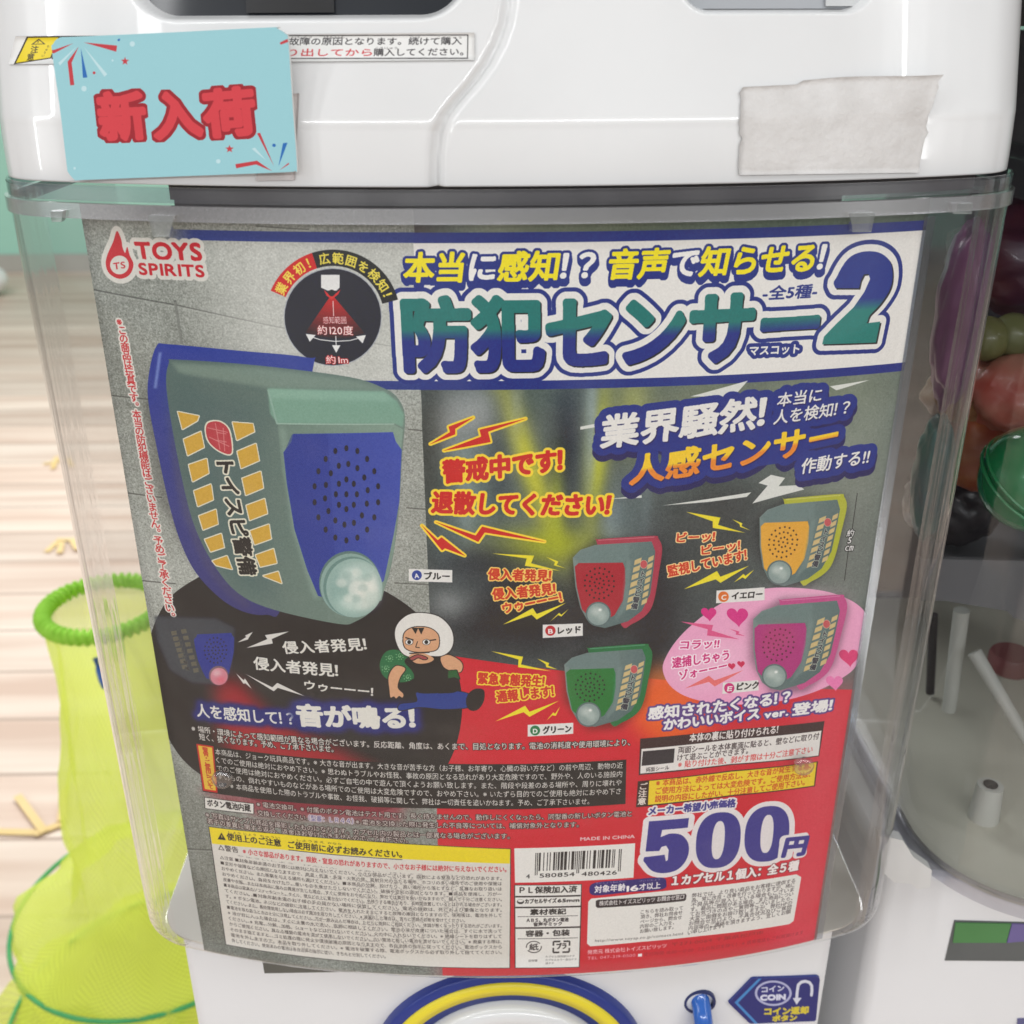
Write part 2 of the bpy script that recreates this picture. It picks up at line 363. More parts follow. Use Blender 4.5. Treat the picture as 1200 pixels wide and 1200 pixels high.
    T('約120度', z([(290, 488)])[0], z([(456, 490)])[0], 10.5, (244, 236, 232), [(.8, (170, 36, 46))], bold=.3)
    T('約1m', z([(330, 625)])[0], z([(432, 625)])[0], 9.5, (244, 232, 230), [(1.1, (190, 40, 48))], bold=.2)
    for a, b in (((248, 495), (300, 512)), ((300, 512), (370, 520)), ((370, 520), (440, 516)), ((440, 516), (500, 500))): A.line(*z([a, b]), 1.1, (226, 226, 224))
    A.line(*z([(374, 495), (376, 545)]), 1.1, (226, 226, 224))
    for p in ([(233, 485), (280, 490), (252, 522)], [(515, 490), (468, 497), (500, 530)], [(356, 538), (396, 538), (376, 574)]): Pl(z(p), (232, 232, 230))
    # --- the large blue sensor
    z = Z(150, 380, 3.3333)
    def shade(pts, a, b, x0, x1):            # artwork gradient across the printed drawing
        q = poster_map(pts); m, ax, ay = A.mask([q], 2); u0, u1 = poster_map([x0])[0], poster_map([x1])[0]; d = u1 - u0
        Yg, Xg = np.mgrid[0:m.shape[0], 0:m.shape[1]]; t = np.clip(((Xg + ax - u0[0]) * d[0] + (Yg + ay - u0[1]) * d[1]) / (d @ d), 0, 1)[..., None]
        A.comp(m, ax, ay, ((np.array(a) * (1 - t) + np.array(b) * t) / 255).astype(np.float32))
    Pl(z([(150, 90), (720, 150), (700, 240), (300, 1000), (120, 700), (60, 300)]), (70, 72, 70), .45, soft=7)
    plate = smooth(z([(112, 84), (160, 78), (420, 102), (700, 130), (722, 175), (640, 600), (600, 1090), (540, 1134), (450, 1122), (360, 1070), (265, 970), (205, 850), (160, 700), (110, 470), (78, 290), (84, 180)]), 5)
    shade(plate, (58, 72, 152), (66, 66, 118), z([(300, 90)])[0], z([(400, 1120)])[0])
    Pl(z([(120, 110), (132, 108), (112, 250), (100, 250)]), (128, 146, 206), .8, soft=.8)
    Pl(smooth(z([(160, 330), (230, 650), (330, 930), (470, 1080), (440, 1100), (300, 950), (190, 650)]), 4), (84, 80, 110), .55, soft=3)
    body = smooth(z([(160, 150), (190, 138), (500, 160), (860, 205), (1000, 250), (1055, 290), (1082, 360), (1072, 500), (1060, 700), (1040, 880), (1010, 1010), (960, 1110), (890, 1160), (820, 1170), (570, 1115), (430, 1050), (330, 930), (250, 760), (190, 500), (150, 250)]), 5)
    shade(body, (92, 112, 108), (116, 136, 126), z([(180, 500)])[0], z([(1000, 800)])[0])
    Pl(z([(170, 150), (500, 168), (860, 215), (1000, 255), (545, 248), (200, 190)]), (128, 148, 136), .8, soft=2)
    Pl(z([(160, 250), (500, 330), (520, 800), (600, 1100), (420, 1020), (260, 750)]), (84, 106, 106), .6, soft=10)
    Pl(z([(545, 250), (1000, 262), (1052, 300), (1078, 352), (1074, 402), (1040, 388), (585, 388), (556, 350)]), (126, 164, 146), soft=.8)
    Pl(z([(548, 252), (1000, 264), (1040, 300), (560, 290)]), (148, 184, 166), .6, soft=2)
    A.line(*z([(580, 388), (1040, 390)]), 1.6, (166, 192, 178), .8); A.line(*z([(547, 255), (582, 388)]), 2.2, (150, 180, 166), .8)
    shade(z([(585, 392), (1040, 392), (1074, 410), (1066, 500), (1040, 880), (990, 1080), (740, 1080), (650, 820), (600, 560)]), (112, 134, 124), (134, 158, 144), z([(600, 500)])[0], z([(1050, 420)])[0])
    Pl(z([(592, 400), (612, 400), (660, 800), (745, 1070), (725, 1070), (640, 800)]), (152, 176, 162), .55, soft=2.5)
    face = z([(645, 428), (1035, 421), (1046, 458), (1069, 490), (1060, 690), (1040, 810), (1000, 1000), (900, 1110), (742, 1060), (700, 960), (650, 800), (620, 620), (607, 500), (638, 460)])
    shade(face, (58, 74, 150), (70, 86, 170), z([(620, 500)])[0], z([(1050, 500)])[0])
    Pl(z([(640, 430), (780, 428), (820, 1080), (742, 1060), (650, 800), (610, 500)]), (50, 64, 142), .5)
    for rx, ry, k, ph in ((0, 0, 1, 0), (41, 58, 8, .0), (84, 119, 14, .2), (126, 180, 18, .0)):
        for i in range(k):
            t = 2 * math.pi * (i + ph) / k + math.pi / 2; x, y = 853 + rx * math.cos(t), 664 + ry * math.sin(t)
            p = z([(x, y)])[0]; E(p[0], p[1], 2.4, 3.7, (26, 28, 58), n=14)
    p = z([(866, 1012)])[0]; E(p[0], p[1], 36, 38, (96, 124, 120)); E(p[0] + 1, p[1] + 2, 35.5, 37, (140, 168, 160)); E(p[0] + 3, p[1] + 4, 34, 35.5, (108, 140, 134))
    p = z([(884, 1030)])[0]; E(p[0], p[1], 33, 34.5, (150, 178, 170))
    for dx, dy, rx, ry, cl, a in ((8, -8, 20, 20, (206, 216, 208), .7), (10, 8, 20, 18, (212, 216, 206), .7), (-14, 0, 12, 18, (120, 158, 152), .6), (-6, 18, 16, 12, (172, 200, 190), .7), (2, -20, 20, 8, (170, 196, 188), .8), (18, 2, 8, 16, (226, 228, 218), .6)): E(p[0] + dx, p[1] + dy, rx, ry, cl, a, soft=3.5)
    for i in range(8):                       # lens facets
        a0, a1 = i * math.pi / 4 + .2, (i + 1) * math.pi / 4 + .1; P3 = lambda r, a: (p[0] + 2 + r * math.cos(a), p[1] + 1 + r * math.sin(a))
        Pl([P3(11, a0), P3(11, a1), P3(26, a1), P3(27, a0)], (238, 240, 232) if i % 3 else (176, 202, 192), .34, soft=2.2)
    E(p[0] + 2, p[1] + 1, 9, 9, (226, 230, 222), .6, soft=1)
    for i in range(9):
        t = i * .7; E(p[0] + 20 * math.cos(t) * (.5 + .06 * i), p[1] + 20 * math.sin(t) * (.5 + .06 * i), 6, 5, (232, 232, 222) if i % 2 else (140, 170, 162), .35, soft=1)
    z2 = Z(190, 470, 5.457); ST, SW = (208, 166, 72), (224, 220, 200)
    for q in ([(100, 68), (235, 95), (225, 125), (130, 180)], [(137, 245), (248, 195), (268, 295), (163, 348)], [(170, 408), (285, 368), (298, 460), (195, 515)], [(203, 575), (312, 532), (327, 630), (228, 673)], [(235, 735), (345, 693), (357, 785), (262, 823)], [(273, 885), (378, 848), (396, 935), (310, 963)], [(322, 1022), (415, 990), (447, 1075), (345, 1050)],
              [(450, 135), (580, 145), (590, 195), (478, 250)], [(480, 322), (600, 272), (620, 380), (505, 430)], [(512, 495), (630, 450), (647, 555), (535, 602)], [(538, 668), (655, 625), (673, 718), (560, 762)], [(563, 830), (683, 788), (697, 880), (592, 918)], [(598, 985), (712, 945), (733, 1035), (628, 1060)], [(645, 1118), (742, 1090), (764, 1165)]):
        Pl(z2(q), ST, strokes=[(1.3, SW)])
    em = smooth(z2([(280, 190), (295, 140), (365, 132), (425, 182), (446, 300), (430, 340), (360, 315), (300, 260)]), 4)
    Pl(em, (186, 70, 78), strokes=[(1.8, SW)])
    for a, b in (((290, 170), (420, 200)), ((300, 230), (430, 290)), ((340, 140), (370, 310)), ((390, 170), (400, 320)), ((350, 200), (410, 210)), ((352, 250), (412, 262))): A.line(*z2([a, b]), 1.1, (214, 140, 140), .8)
    T('トイスピ警備', z2([(345, 392)])[0], z2([(500, 1110)])[0], 19, (44, 40, 44), [(2.0, SW)], bold=1.0, slant=.0)
    # --- four small sensors from one drawing (read at 5x from 560,600), placed by three points
    src = np.array([(705, 600), (1040, 140), (555, 265)], float)
    def small(dst, plate_c, face_c, dark=None, hole=(60, 22, 30)):
        Mx = np.linalg.solve(np.c_[src, np.ones(3)], np.array(dst, float)); f = lambda pts: [tuple(np.array([a, b, 1]) @ Mx) for a, b in pts]
        Pl(f([(700, 150), (1060, 150), (1090, 230), (1040, 540), (900, 690), (700, 700), (560, 500), (540, 270)]), (28, 28, 34), .45, soft=4)
        Pl(smooth(f([(695, 172), (702, 160), (860, 148), (1035, 139), (1058, 155), (1080, 215), (1062, 350), (1032, 520), (990, 600), (905, 655), (840, 662), (760, 400)]), 4), plate_c)
        A.line(*f([(705, 165), (1035, 146)]), 1, mix(plate_c, (255, 255, 255), .35), .7)
        bd = f([(556, 268), (600, 222), (690, 192), (850, 182), (1018, 172), (1040, 230), (1030, 330), (1010, 480), (960, 580), (880, 640), (745, 680), (690, 668), (640, 632), (600, 560), (572, 440)])
        shade(bd, (124, 142, 138), (92, 112, 112), f([(560, 300)])[0], f([(1000, 450)])[0])
        Pl(f([(560, 268), (602, 226), (690, 196), (880, 186), (890, 280), (850, 292), (590, 296)]), (112, 132, 130), soft=.8)
        Pl(f([(568, 320), (590, 299), (850, 296), (862, 330), (865, 420), (850, 520), (800, 605), (700, 660), (610, 570), (580, 440)]), face_c)
        Pl(f([(868, 290), (900, 280), (880, 560), (800, 640), (850, 520)]), (126, 146, 142), .6, soft=1.2)
        for rr, k in ((0, 1), (28, 8), (57, 14), (86, 18)):
            for i in range(k):
                t = 2 * math.pi * i / k + .2; q = f([(712 + rr * math.cos(t), 418 + rr * 1.05 * math.sin(t))])[0]; E(q[0], q[1], 1.15, 1.25, hole, n=10)
        q = f([(706, 598)])[0]; E(q[0], q[1], 14.8, 14.5, (96, 114, 114)); E(q[0], q[1], 13, 12.8, (140, 158, 154))
        E(q[0] - 3, q[1] - 3, 6, 5, (196, 206, 200), .8, soft=2); E(q[0] + 4, q[1] + 2, 5, 6, (178, 192, 186), .8, soft=2); E(q[0] + 2, q[1] - 5, 2, 1.6, (240, 242, 238), .9, soft=.6)
        for i in range(7):
            t = i / 7; t2 = (i + .68) / 7
            for (xa, ya, xb, yb, w) in ((920, 282, 865, 590, 40), (1000, 268, 955, 560, 32)):
                P_ = lambda u, o: (xa + (xb - xa) * u + o, ya + (yb - ya) * u)
                Pl(f([P_(t, 0), (P_(t, w)[0], P_(t, w)[1] - 16), (P_(t2, w)[0], P_(t2, w)[1] - 16), P_(t2, 0)]), (206, 184, 132))
        q = f([(972, 306)])[0]; E(q[0], q[1], 4, 4.6, (196, 92, 96), strokes=[(.6, (210, 196, 170))])
        for i, ch in enumerate('トイスピ警備'):
            q = f([(966 - 9.5 * i, 362 + 38 * i)])[0]; A.char(ch, q, 7.4, math.radians(10), (40, 44, 60), bold=.35, strokes=[(.7, (178, 186, 172))])
    small([(701, 720), (768, 628), (671, 653)], (172, 66, 84), (170, 50, 62))
    small([(913.3, 671.3), (986, 579), (890, 606)], (178, 182, 66), (226, 168, 70), hole=(92, 62, 36))
    small([(689.5, 837.6), (757, 754.5), (661, 778.5)], (38, 116, 72), (38, 120, 62), hole=(18, 48, 36))
    # --- pink bubble and its sensor
    z = Z(770, 570, 4.444)
    Pl(smooth(z([(30, 960), (50, 880), (120, 780), (230, 680), (350, 600), (480, 548), (620, 527), (780, 532), (920, 557), (1040, 612), (1100, 690), (1085, 800), (1040, 930), (960, 1000), (820, 1070), (640, 1118), (400, 1136), (200, 1110), (80, 1050)]), 5), (236, 166, 200))
    Pl(z([(480, 560), (780, 545), (950, 580), (1020, 640), (700, 620)]), (246, 206, 226), .6, soft=8); Pl(z([(60, 950), (300, 800), (500, 820), (450, 1000), (200, 1050)]), (240, 190, 214), .6, soft=8)
    def heart(x, y, r, cl):
        t = np.linspace(0, 2 * np.pi, 40, endpoint=False); hx = 16 * np.sin(t) ** 3; hy = -(13 * np.cos(t) - 5 * np.cos(2 * t) - 2 * np.cos(3 * t) - np.cos(4 * t))
        Pl(np.stack([x + hx / 16 * r + hy * .12 / 16 * r, y + hy / 16 * r], 1), cl)
    for hx, hy, r, cl in ((270, 662, 9, (214, 56, 132)), (420, 676, 12.5, (216, 60, 136)), (1000, 888, 11.5, (222, 74, 124)), (925, 1020, 10, (236, 130, 182))): p = z([(hx, hy)])[0]; heart(p[0], p[1], r, cl)
    small([(907.3, 792.8), (986, 697), (882.5, 725)], (196, 86, 140), (176, 62, 126), hole=(90, 30, 60))
    Pl(z([(560, 720), (700, 716), (720, 800), (600, 880), (540, 840)]), (190, 96, 110), .25, soft=5)
    # --- shouted lines and bolts
    DR = (204, 44, 44); YS = (246, 214, 70)
    z = Z(480, 440, 4)
    for b in ([(92, 324), (190, 265), (182, 240), (302, 195), (214, 250), (214, 276)], [(155, 354), (336, 286), (327, 254), (552, 200), (368, 264), (380, 312)], [(116, 684), (310, 750), (340, 708), (640, 780), (352, 736), (322, 780)], [(55, 700), (132, 772), (150, 758), (262, 846), (166, 810), (152, 820)]): Pl(z(b), DR, strokes=[(2.3, YS)])
    T('警戒中です！', z([(160, 503)])[0], z([(712, 445)])[0], 25, DR, [(3, YS)], bold=1.5, slant=.1)
    T('退散してください！', z([(104, 642)])[0], z([(930, 655)])[0], 24.5, DR, [(3, YS)], bold=1.4, slant=.08)
    OR = (206, 66, 40); YB = (236, 220, 60); z = Z(560, 600, 5)
    for b in ([(80, 242), (330, 255), (312, 300), (485, 345), (275, 315), (286, 272)], [(400, 262), (472, 290), (462, 310), (520, 332), (445, 312), (452, 294)], [(145, 660), (322, 562), (345, 597), (520, 530), (345, 630), (315, 602)], [(420, 645), (476, 590), (490, 602), (535, 565), (490, 612), (470, 604)]): Pl(z(b), YB)
    K = dict(strokes=[(1.5, (244, 206, 110))], bold=.7)
    T('侵入者発見！', (572, 679), (645, 681), 13, OR, **K); T('侵入者発見！', (578, 703), (651, 696), 13, OR, **K); T('ウゥーーー！', (591, 719), (659, 705), 12, OR, **K)
    z = Z(770, 570, 4.444)
    for b in ([(150, 132), (330, 162), (318, 200), (462, 242), (290, 216), (290, 182)], [(390, 170), (445, 192), (440, 206), (488, 230), (432, 210), (430, 196)], [(140, 535), (312, 440), (330, 470), (480, 412), (330, 502), (305, 484)], [(400, 500), (450, 455), (460, 466), (507, 432), (460, 482), (445, 474)]): Pl(z(b), YB)
    K = dict(strokes=[(1.4, (246, 212, 150))], bold=.6)
    T('ビーッ！', (793, 635.5), (837, 634), 11, OR, **K); T('ビーッ！', (822.5, 650.5), (867, 644), 11, OR, **K); T('監視しています！', (783.5, 676), (875, 656), 13, OR, **K)
    MG = (206, 52, 124)
    for b, cl in (([(120, 703), (292, 722), (284, 750), (430, 796), (260, 776), (264, 744)], (222, 92, 140)), ([(375, 740), (430, 756), (424, 766), (462, 780), (410, 772), (412, 758)], (222, 92, 140)), ([(145, 1052), (270, 986), (300, 1010), (452, 955), (300, 1042), (270, 1018)], (232, 116, 116))): Pl(z(b), cl)
    K = dict(strokes=[(1.4, (250, 228, 238))], bold=.5)
    T('コラッ!!', (797, 761), (842, 759), 10.5, MG, **K); T('逮捕しちゃう', (788, 783), (854, 773), 12, MG, **K); T('ゾォーーー', (797, 797), (852, 785), 11, MG, **K); heart(857.5, 780.5, 4.4, (206, 50, 90)); heart(868.5, 778, 4.4, (206, 50, 90))
    z = Z(430, 690, 3.3333)
    for b in ([(484, 243), (610, 265), (602, 295), (722, 322), (590, 306), (592, 276)], [(665, 272), (712, 290), (708, 300), (745, 315), (700, 306), (698, 294)], [(500, 518), (618, 456), (635, 480), (752, 436), (635, 500), (612, 482)], [(700, 516), (728, 482), (735, 488), (755, 458), (738, 496), (724, 494)]): Pl(z(b), YB)
    K = dict(strokes=[(1.4, (240, 214, 70))], bold=.7)
    T('緊急事態発生！', (560, 801), (637, 805), 13, (206, 60, 44), **K); T('通報します！', (583, 823), (649, 816), 13, (206, 60, 44), **K)
    # --- name tags
    def tag_(q, c, r, letter, cl, word, p0, p1):
        Pl(q, (228, 226, 222)); E(c[0], c[1], r, r, cl); T(letter, (c[0] - r * .42, c[1] + r * .58), (c[0] + r * .45, c[1] + r * .55), r * 1.15, (240, 238, 234), bold=.4, base=0); T(word, p0, p1, 8.5, (40, 36, 40), bold=.5)
    z = Z(560, 600, 5); tag_(z([(380, 660), (615, 652), (615, 725), (380, 738)]), z([(425, 695)])[0], 6, 'B', (190, 44, 56), 'レッド', *z([(470, 715), (602, 708)]))
    z = Z(770, 570, 4.444); tag_(z([(310, 542), (560, 525), (560, 592), (307, 608)]), z([(346, 574)])[0], 6.2, 'C', (224, 118, 56), 'イエロー', *z([(388, 590), (546, 578)]))
    tag_(z([(343, 1022), (526, 1008), (530, 1062), (340, 1080)]), z([(376, 1050)])[0], 6, 'E', (204, 50, 120), 'ピンク', *z([(415, 1062), (526, 1052)]))
    z = Z(430, 690, 3.3333); tag_(z([(628, 531), (806, 523), (806, 566), (628, 577)]), z([(657, 553)])[0], 5.8, 'D', (32, 122, 76), 'グリーン', *z([(688, 566), (798, 560)]))
    tag_([(479, 666.5), (530, 668), (530, 682.5), (479, 681)], (488.5, 674), 5.8, 'A', (56, 74, 150), 'ブルー', (497.5, 679), (527, 679.5))
    # --- size rule
    z = Z(770, 570, 4.444)
    for a, b in (((1043, 35), (1016, 225)), ((996, 335), (976, 490))): A.line(*z([a, b]), .8, (40, 42, 44))
    for ch, q, s_ in (('約', (1008, 243), 9), ('5', (1004, 280), 10), ('㎝', (1002, 317), 10)): A.char(ch, z([q])[0], s_, .12, (238, 238, 236), bold=.3, strokes=[(1.2, (50, 52, 54))])
    # --- blue banner
    z = Z(680, 440, 3.3333)
    for q in ([(430, 82), (655, 20), (600, 82)], [(975, 42), (1132, 17), (1000, 58)], [(0, 200), (70, 186), (70, 200), (0, 212)], [(112, 482), (240, 468), (240, 478)], [(318, 508), (668, 456), (650, 474), (500, 494)], [(672, 500), (732, 430), (696, 420), (745, 388), (800, 400), (775, 432), (852, 428), (875, 445), (760, 475)]): Pl(z(q), (224, 226, 220), .95)
    B1 = [('業界騒然！', (704, 525), (894, 500), 36, WHT, 1.6), ('人感センサー', (738, 568), (979, 525), 32, lambda t: (244, 204, 60) if t < .48 else mix((240, 196, 60), (232, 140, 60), (t - .48) * 9), 1.5), ('本当に', (910, 477), (961.5, 470), 15.5, WHT, .5), ('人を検知！？', (906, 497.5), (994, 485), 16, WHT, .5), ('作動する!!', (938, 555.5), (1017, 543), 17, WHT, .6)]
    for off, cl in (((0, 7), (44, 42, 96)), ((0, 0), (44, 62, 134))):
        for s, a, b, h, f, bd in B1:
            T(s, (a[0], a[1] + off[1]), (b[0], b[1] + off[1]), h, None, [(8.5, cl)], bold=bd, slant=.12, only='under')
    Pl(z([(230, 260), (740, 180), (960, 215), (860, 330), (500, 380)]), (44, 62, 134))
    for s, a, b, h, f, bd in B1: T(s, a, b, h, f, bold=bd, slant=.12, shadow=(1.2, 1.6, (32, 40, 96)))
    # --- dark disc: mini sensor, lines, burglar
    sb = np.array([(343.5, 507.5), (460.5, 506), (415.5, 689)]); db = np.array([(231, 743), (271, 741.5), (256.4, 792)])
    Mx = np.linalg.solve(np.c_[sb, np.ones(3)], db); f = lambda pts: [tuple(np.array([a, b, 1]) @ Mx) for a, b in pts]
    z = Z(150, 380, 3.3333)
    Pl(f(z([(160, 150), (860, 205), (1075, 350), (1060, 700), (1010, 1010), (890, 1160), (570, 1115), (330, 930), (190, 500)])), (72, 78, 84), .9, soft=1.5)
    Pl(f(face), (52, 64, 140))
    for rx, ry, k in ((0, 0, 1), (41, 58, 8), (84, 119, 14), (126, 180, 18)):
        for i in range(k):
            t = 2 * math.pi * i / k; q = f(z([(853 + rx * math.cos(t), 664 + ry * math.sin(t))]))[0]; E(q[0], q[1], .9, 1.1, (24, 26, 52), n=8)
    zz = Z(150, 680, 3.43)
    for i in range(7):
        for x0_, y0_, x1_, y1_ in ((172, 205, 218, 352), (212, 198, 264, 368)):
            x, y = x0_ + (x1_ - x0_) * i / 6.5, y0_ + (y1_ - y0_) * i / 6.5; Pl(zz([(x, y), (x + 22, y - 3), (x + 25, y + 14), (x + 4, y + 17)]), (106, 102, 88), .9)
    A.vtext('トイスピ警備', zz([(208, 240)])[0], zz([(238, 355)])[0], 5, (26, 26, 30), [(.5, (110, 112, 108))])
    q = zz([(364, 383)])[0]; E(q[0], q[1], 11.5, 11.5, (120, 96, 104)); E(q[0] + .5, q[1] + 1, 10, 10, (206, 132, 146)); E(q[0] - 2, q[1] - 3, 5, 4, (226, 196, 200), .8, soft=2); E(q[0] + 3, q[1] + 5, 5, 4, (222, 110, 126), .8, soft=2)
    for b in ([(475, 272), (560, 236), (550, 220), (648, 205), (578, 236), (582, 254)], [(440, 250), (475, 228), (470, 222), (502, 207), (486, 230), (482, 238)], [(470, 375), (580, 430), (600, 412), (712, 466), (602, 432), (586, 446)], [(434, 373), (465, 402), (470, 394), (498, 437), (472, 414), (464, 416)]): Pl(zz(b), (216, 214, 208))
    CW = (222, 220, 212)
    T('侵入者発見！', (333, 766), (430, 761.5), 14, CW, bold=.6); T('侵入者発見！', (298, 784), (396, 793), 14.5, CW, bold=.6); T('ウゥーーー！', (357, 807.5), (437, 816), 10.5, CW, bold=.5)
    T('人を感知して！？', (231.5, 839.5), (345, 850), 15, CW, bold=.5, glow=(5, (44, 56, 120))); T('音が鳴る！', (350, 850), (486, 853), 24, CW, bold=1.5, glow=(6, (44, 56, 120)))
    z = Z(430, 690, 3.3333); OL = [(1.0, (24, 22, 26))]; SK = (214, 164, 128)
    Pl(smooth(z([(200, 400), (330, 398), (400, 412), (408, 440), (400, 462), (300, 470), (205, 462), (130, 475), (130, 450), (195, 440)]), 4), (44, 70, 140), strokes=OL)
    Pl(smooth(z([(402, 470), (390, 440), (402, 408), (430, 392), (455, 400), (452, 440), (430, 470)]), 4), (30, 32, 38), strokes=OL)
    Pl(smooth(z([(125, 240), (75, 245), (50, 290), (60, 335), (95, 360), (150, 364), (190, 340), (180, 280)]), 4), (44, 112, 74), strokes=OL)
    for x, y in ((90, 270), (75, 310), (120, 340), (160, 345), (130, 262)):
        for k in range(14):
            t = k * .75; r = 2 + k * 1.1; p = z([(x + r * math.cos(t), y + r * math.sin(t))])[0]; E(p[0], p[1], .75, .75, (132, 178, 132), n=6)
    Pl(smooth(z([(150, 280), (215, 262), (300, 285), (350, 300), (352, 345), (350, 398), (270, 405), (192, 398), (186, 330)]), 4), (34, 34, 40), strokes=OL)
    Pl(smooth(z([(118, 300), (150, 312), (130, 345), (120, 385), (142, 410), (138, 425), (126, 418), (114, 428), (105, 420), (92, 424), (88, 395), (84, 350), (96, 318)]), 4), SK, strokes=OL)
    Pl(smooth(z([(288, 268), (320, 258), (360, 278), (374, 300), (365, 325), (335, 322), (300, 305)]), 4), SK, strokes=OL)
    Pl(z([(318, 320), (350, 318), (362, 352), (340, 345), (316, 350)]), (40, 100, 62), strokes=OL)
    Pl(smooth(z([(110, 190), (118, 140), (160, 102), (215, 94), (280, 108), (325, 150), (338, 200), (325, 240), (290, 262), (240, 262), (180, 268), (135, 248)]), 4), (226, 224, 218), strokes=OL)
    Pl(smooth(z([(142, 200), (150, 168), (185, 150), (240, 152), (275, 175), (282, 210), (270, 238), (225, 246), (180, 244), (150, 230)]), 4), SK, strokes=OL)
    Pl(smooth(z([(165, 262), (200, 248), (240, 258), (262, 275), (235, 290), (190, 290)]), 4), SK)
    Pl(z([(175, 152), (190, 176), (200, 154), (212, 178), (224, 152)]), (26, 24, 28))
    for q in ([(150, 190), (182, 200)], [(222, 205), (270, 198)]): A.line(*z(q), 1.4, (26, 24, 28))
    for x, y in ((165, 208), (232, 208)): p = z([(x, y)])[0]; E(p[0], p[1], 4.2, 3, (236, 234, 230), strokes=[(.6, (26, 24, 28))]); E(p[0], p[1], 2.2, 2.4, (26, 24, 28))
    A.line(*z([(198, 205), (190, 228)]), .9, (26, 24, 28)); A.line(*z([(190, 228), (206, 230)]), .9, (26, 24, 28)); A.line(*z([(165, 252), (245, 248)]), 1.4, (26, 24, 28))
    Pl(smooth(z([(168, 272), (200, 258), (236, 270), (222, 276), (200, 268), (180, 278)]), 3), (160, 84, 84), strokes=OL)
    # --- notes
    CWs = dict(strokes=[(1.0, (44, 34, 40))], bold=.25)
    T('※場所・環境によって感知範囲が異なる場合がございます。反応距離、角度は、あくまで、目処となります。電池の消耗度や使用環境により、', (225, 857), (738, 873.5), 7.8, CW, **CWs)
    T('短く、狭くなります。予め、ご了承下さいませ。', (234, 867), (391, 881.5), 7.8, CW, **CWs)
    Pl([(230, 871.5), (290, 880), (350, 887), (420, 892), (500, 894.5), (620, 895), (734, 890), (733, 942), (620, 948), (500, 947), (420, 945), (350, 941), (237.5, 927.5)], (40, 36, 42))
    Pl([(230, 871.5), (250, 874.5), (255, 929), (238, 926.5)], (196, 46, 48)); Pl([(232, 873.5), (248.5, 876), (253, 926.5), (240, 924.5)], (226, 186, 70))
    A.vtext('警告・ご使用について', (240.5, 878.5), (246.8, 922), 6.0, (190, 50, 40), bold=.3)
    L = ['本商品は、ジョーク玩具商品です。※大きな音が出ます。大きな音が苦手な方（お子様、お年寄り、心臓の弱い方など）の前や周辺、動物の近', 'くでのご使用は絶対におやめ下さい。※思わぬトラブルやお怪我、事故の原因となる恐れがあり大変危険ですので、野外や、人のいる施設内', 'でのご使用は絶対におやめください。必ずご自宅の中で遊んで頂くようお願い致します。また、階段や段差のある場所や、周りに壊れや', 'すいもの、倒れやすいものなどがある場所でのご使用は大変危険ですので、おやめ下さい。※いたずら目的でのご使用も絶対におやめ下さ', 'い。※本商品を使用した際のトラブルや事故、お怪我、破損等に関して、弊社は一切責任を追いかねます。予め、ご了承下さいませ。']
    for i, s in enumerate(L):
        T(s, (252.5 + i * 1.1, 884.3 + i * 9.5), (729.7 - i * .8 - (36 if i == 4 else 0), 900.2 + i * 10.1 + (1.8 if i == 4 else 0)), 7.3, CW, bold=.15)
    Pl([(240, 934.5), (297, 942), (297, 953.5), (240.5, 947)], (222, 220, 214), strokes=[(.8, (40, 38, 40))]); T('ボタン電池内蔵', (243.5, 944.5), (294, 951), 8, (48, 44, 46), bold=.35)
    N_ = dict(strokes=[(.9, (70, 44, 50))], bold=.12); GW = (212, 208, 200)
    T('※電池交換可。※付属のボタン電池はテスト用です。長く持ちませんので、動作しにくくなったら、同型番の新しいボタン電池と', (301, 945.2), (740, 956.5), 6.5, GW, **N_)
    T('交換してください。', (302.5, 955.7), (361, 961.5), 6.5, GW, **N_); T('（型番：ＬＲ４４）', (362, 961.5), (414, 965.5), 6.5, (90, 84, 140), [(.9, (206, 196, 200))], bold=.1); T('※電池を交換した際に発生した不良等については、補償対象外となります。', (417, 966), (678, 969.2), 6.5, GW, **N_)
    T('※写真はサンプル商品を撮影したものになります。カプセル内の製品とは一部異なる場合がございます。', (241.5, 957.5), (597, 983), 6.5, GW, **N_)
    T('若干の差異に関する返品、返金はお受けできませんのでご了承下さい。', (243.5, 965), (478, 988), 6.5, GW, **N_)
    # --- warning box
    Pl([(245, 969), (330, 977.5), (420, 985), (510, 991), (598, 995), (597, 1134), (500, 1132.5), (420, 1127), (340, 1118.5), (265, 1106.5)], (218, 214, 206), strokes=[(.8, (40, 36, 40))])
    Pl([(245, 969), (330, 977.5), (420, 985), (510, 991), (598, 995), (597.4, 1012), (510, 1008.5), (420, 1003), (330, 995.5), (248.5, 988.5)], (236, 214, 44))
    Pl([(255, 983.5), (259.5, 975.5), (264.8, 984.5)], (48, 44, 40)); A.line((259.8, 978.5), (259.9, 981.5), .8, (236, 214, 44))
    T('使用上のご注意', (266.5, 984.2), (329.5, 992), 8, (52, 46, 42), bold=.35); T('ご使用前に必ずお読みください。', (338, 993.5), (471, 1005.2), 8.2, (52, 46, 42), bold=.35); A.line((338, 995.8), (471.5, 1007.3), .8, (52, 46, 42))
    for s, a, b in (('しよう じょう', (268, 976.3), (300, 979.8)), ('ちゅうい', (305, 981), (328, 983)), ('しようまえ', (348, 985.6), (380, 988.4)), ('かなら', (384, 989), (400, 990.4))): T(s, a, b, 2.6, (70, 62, 50))
    T('△警告', (256, 996), (279.5, 999.4), 6.6, (60, 56, 56), bold=.2)
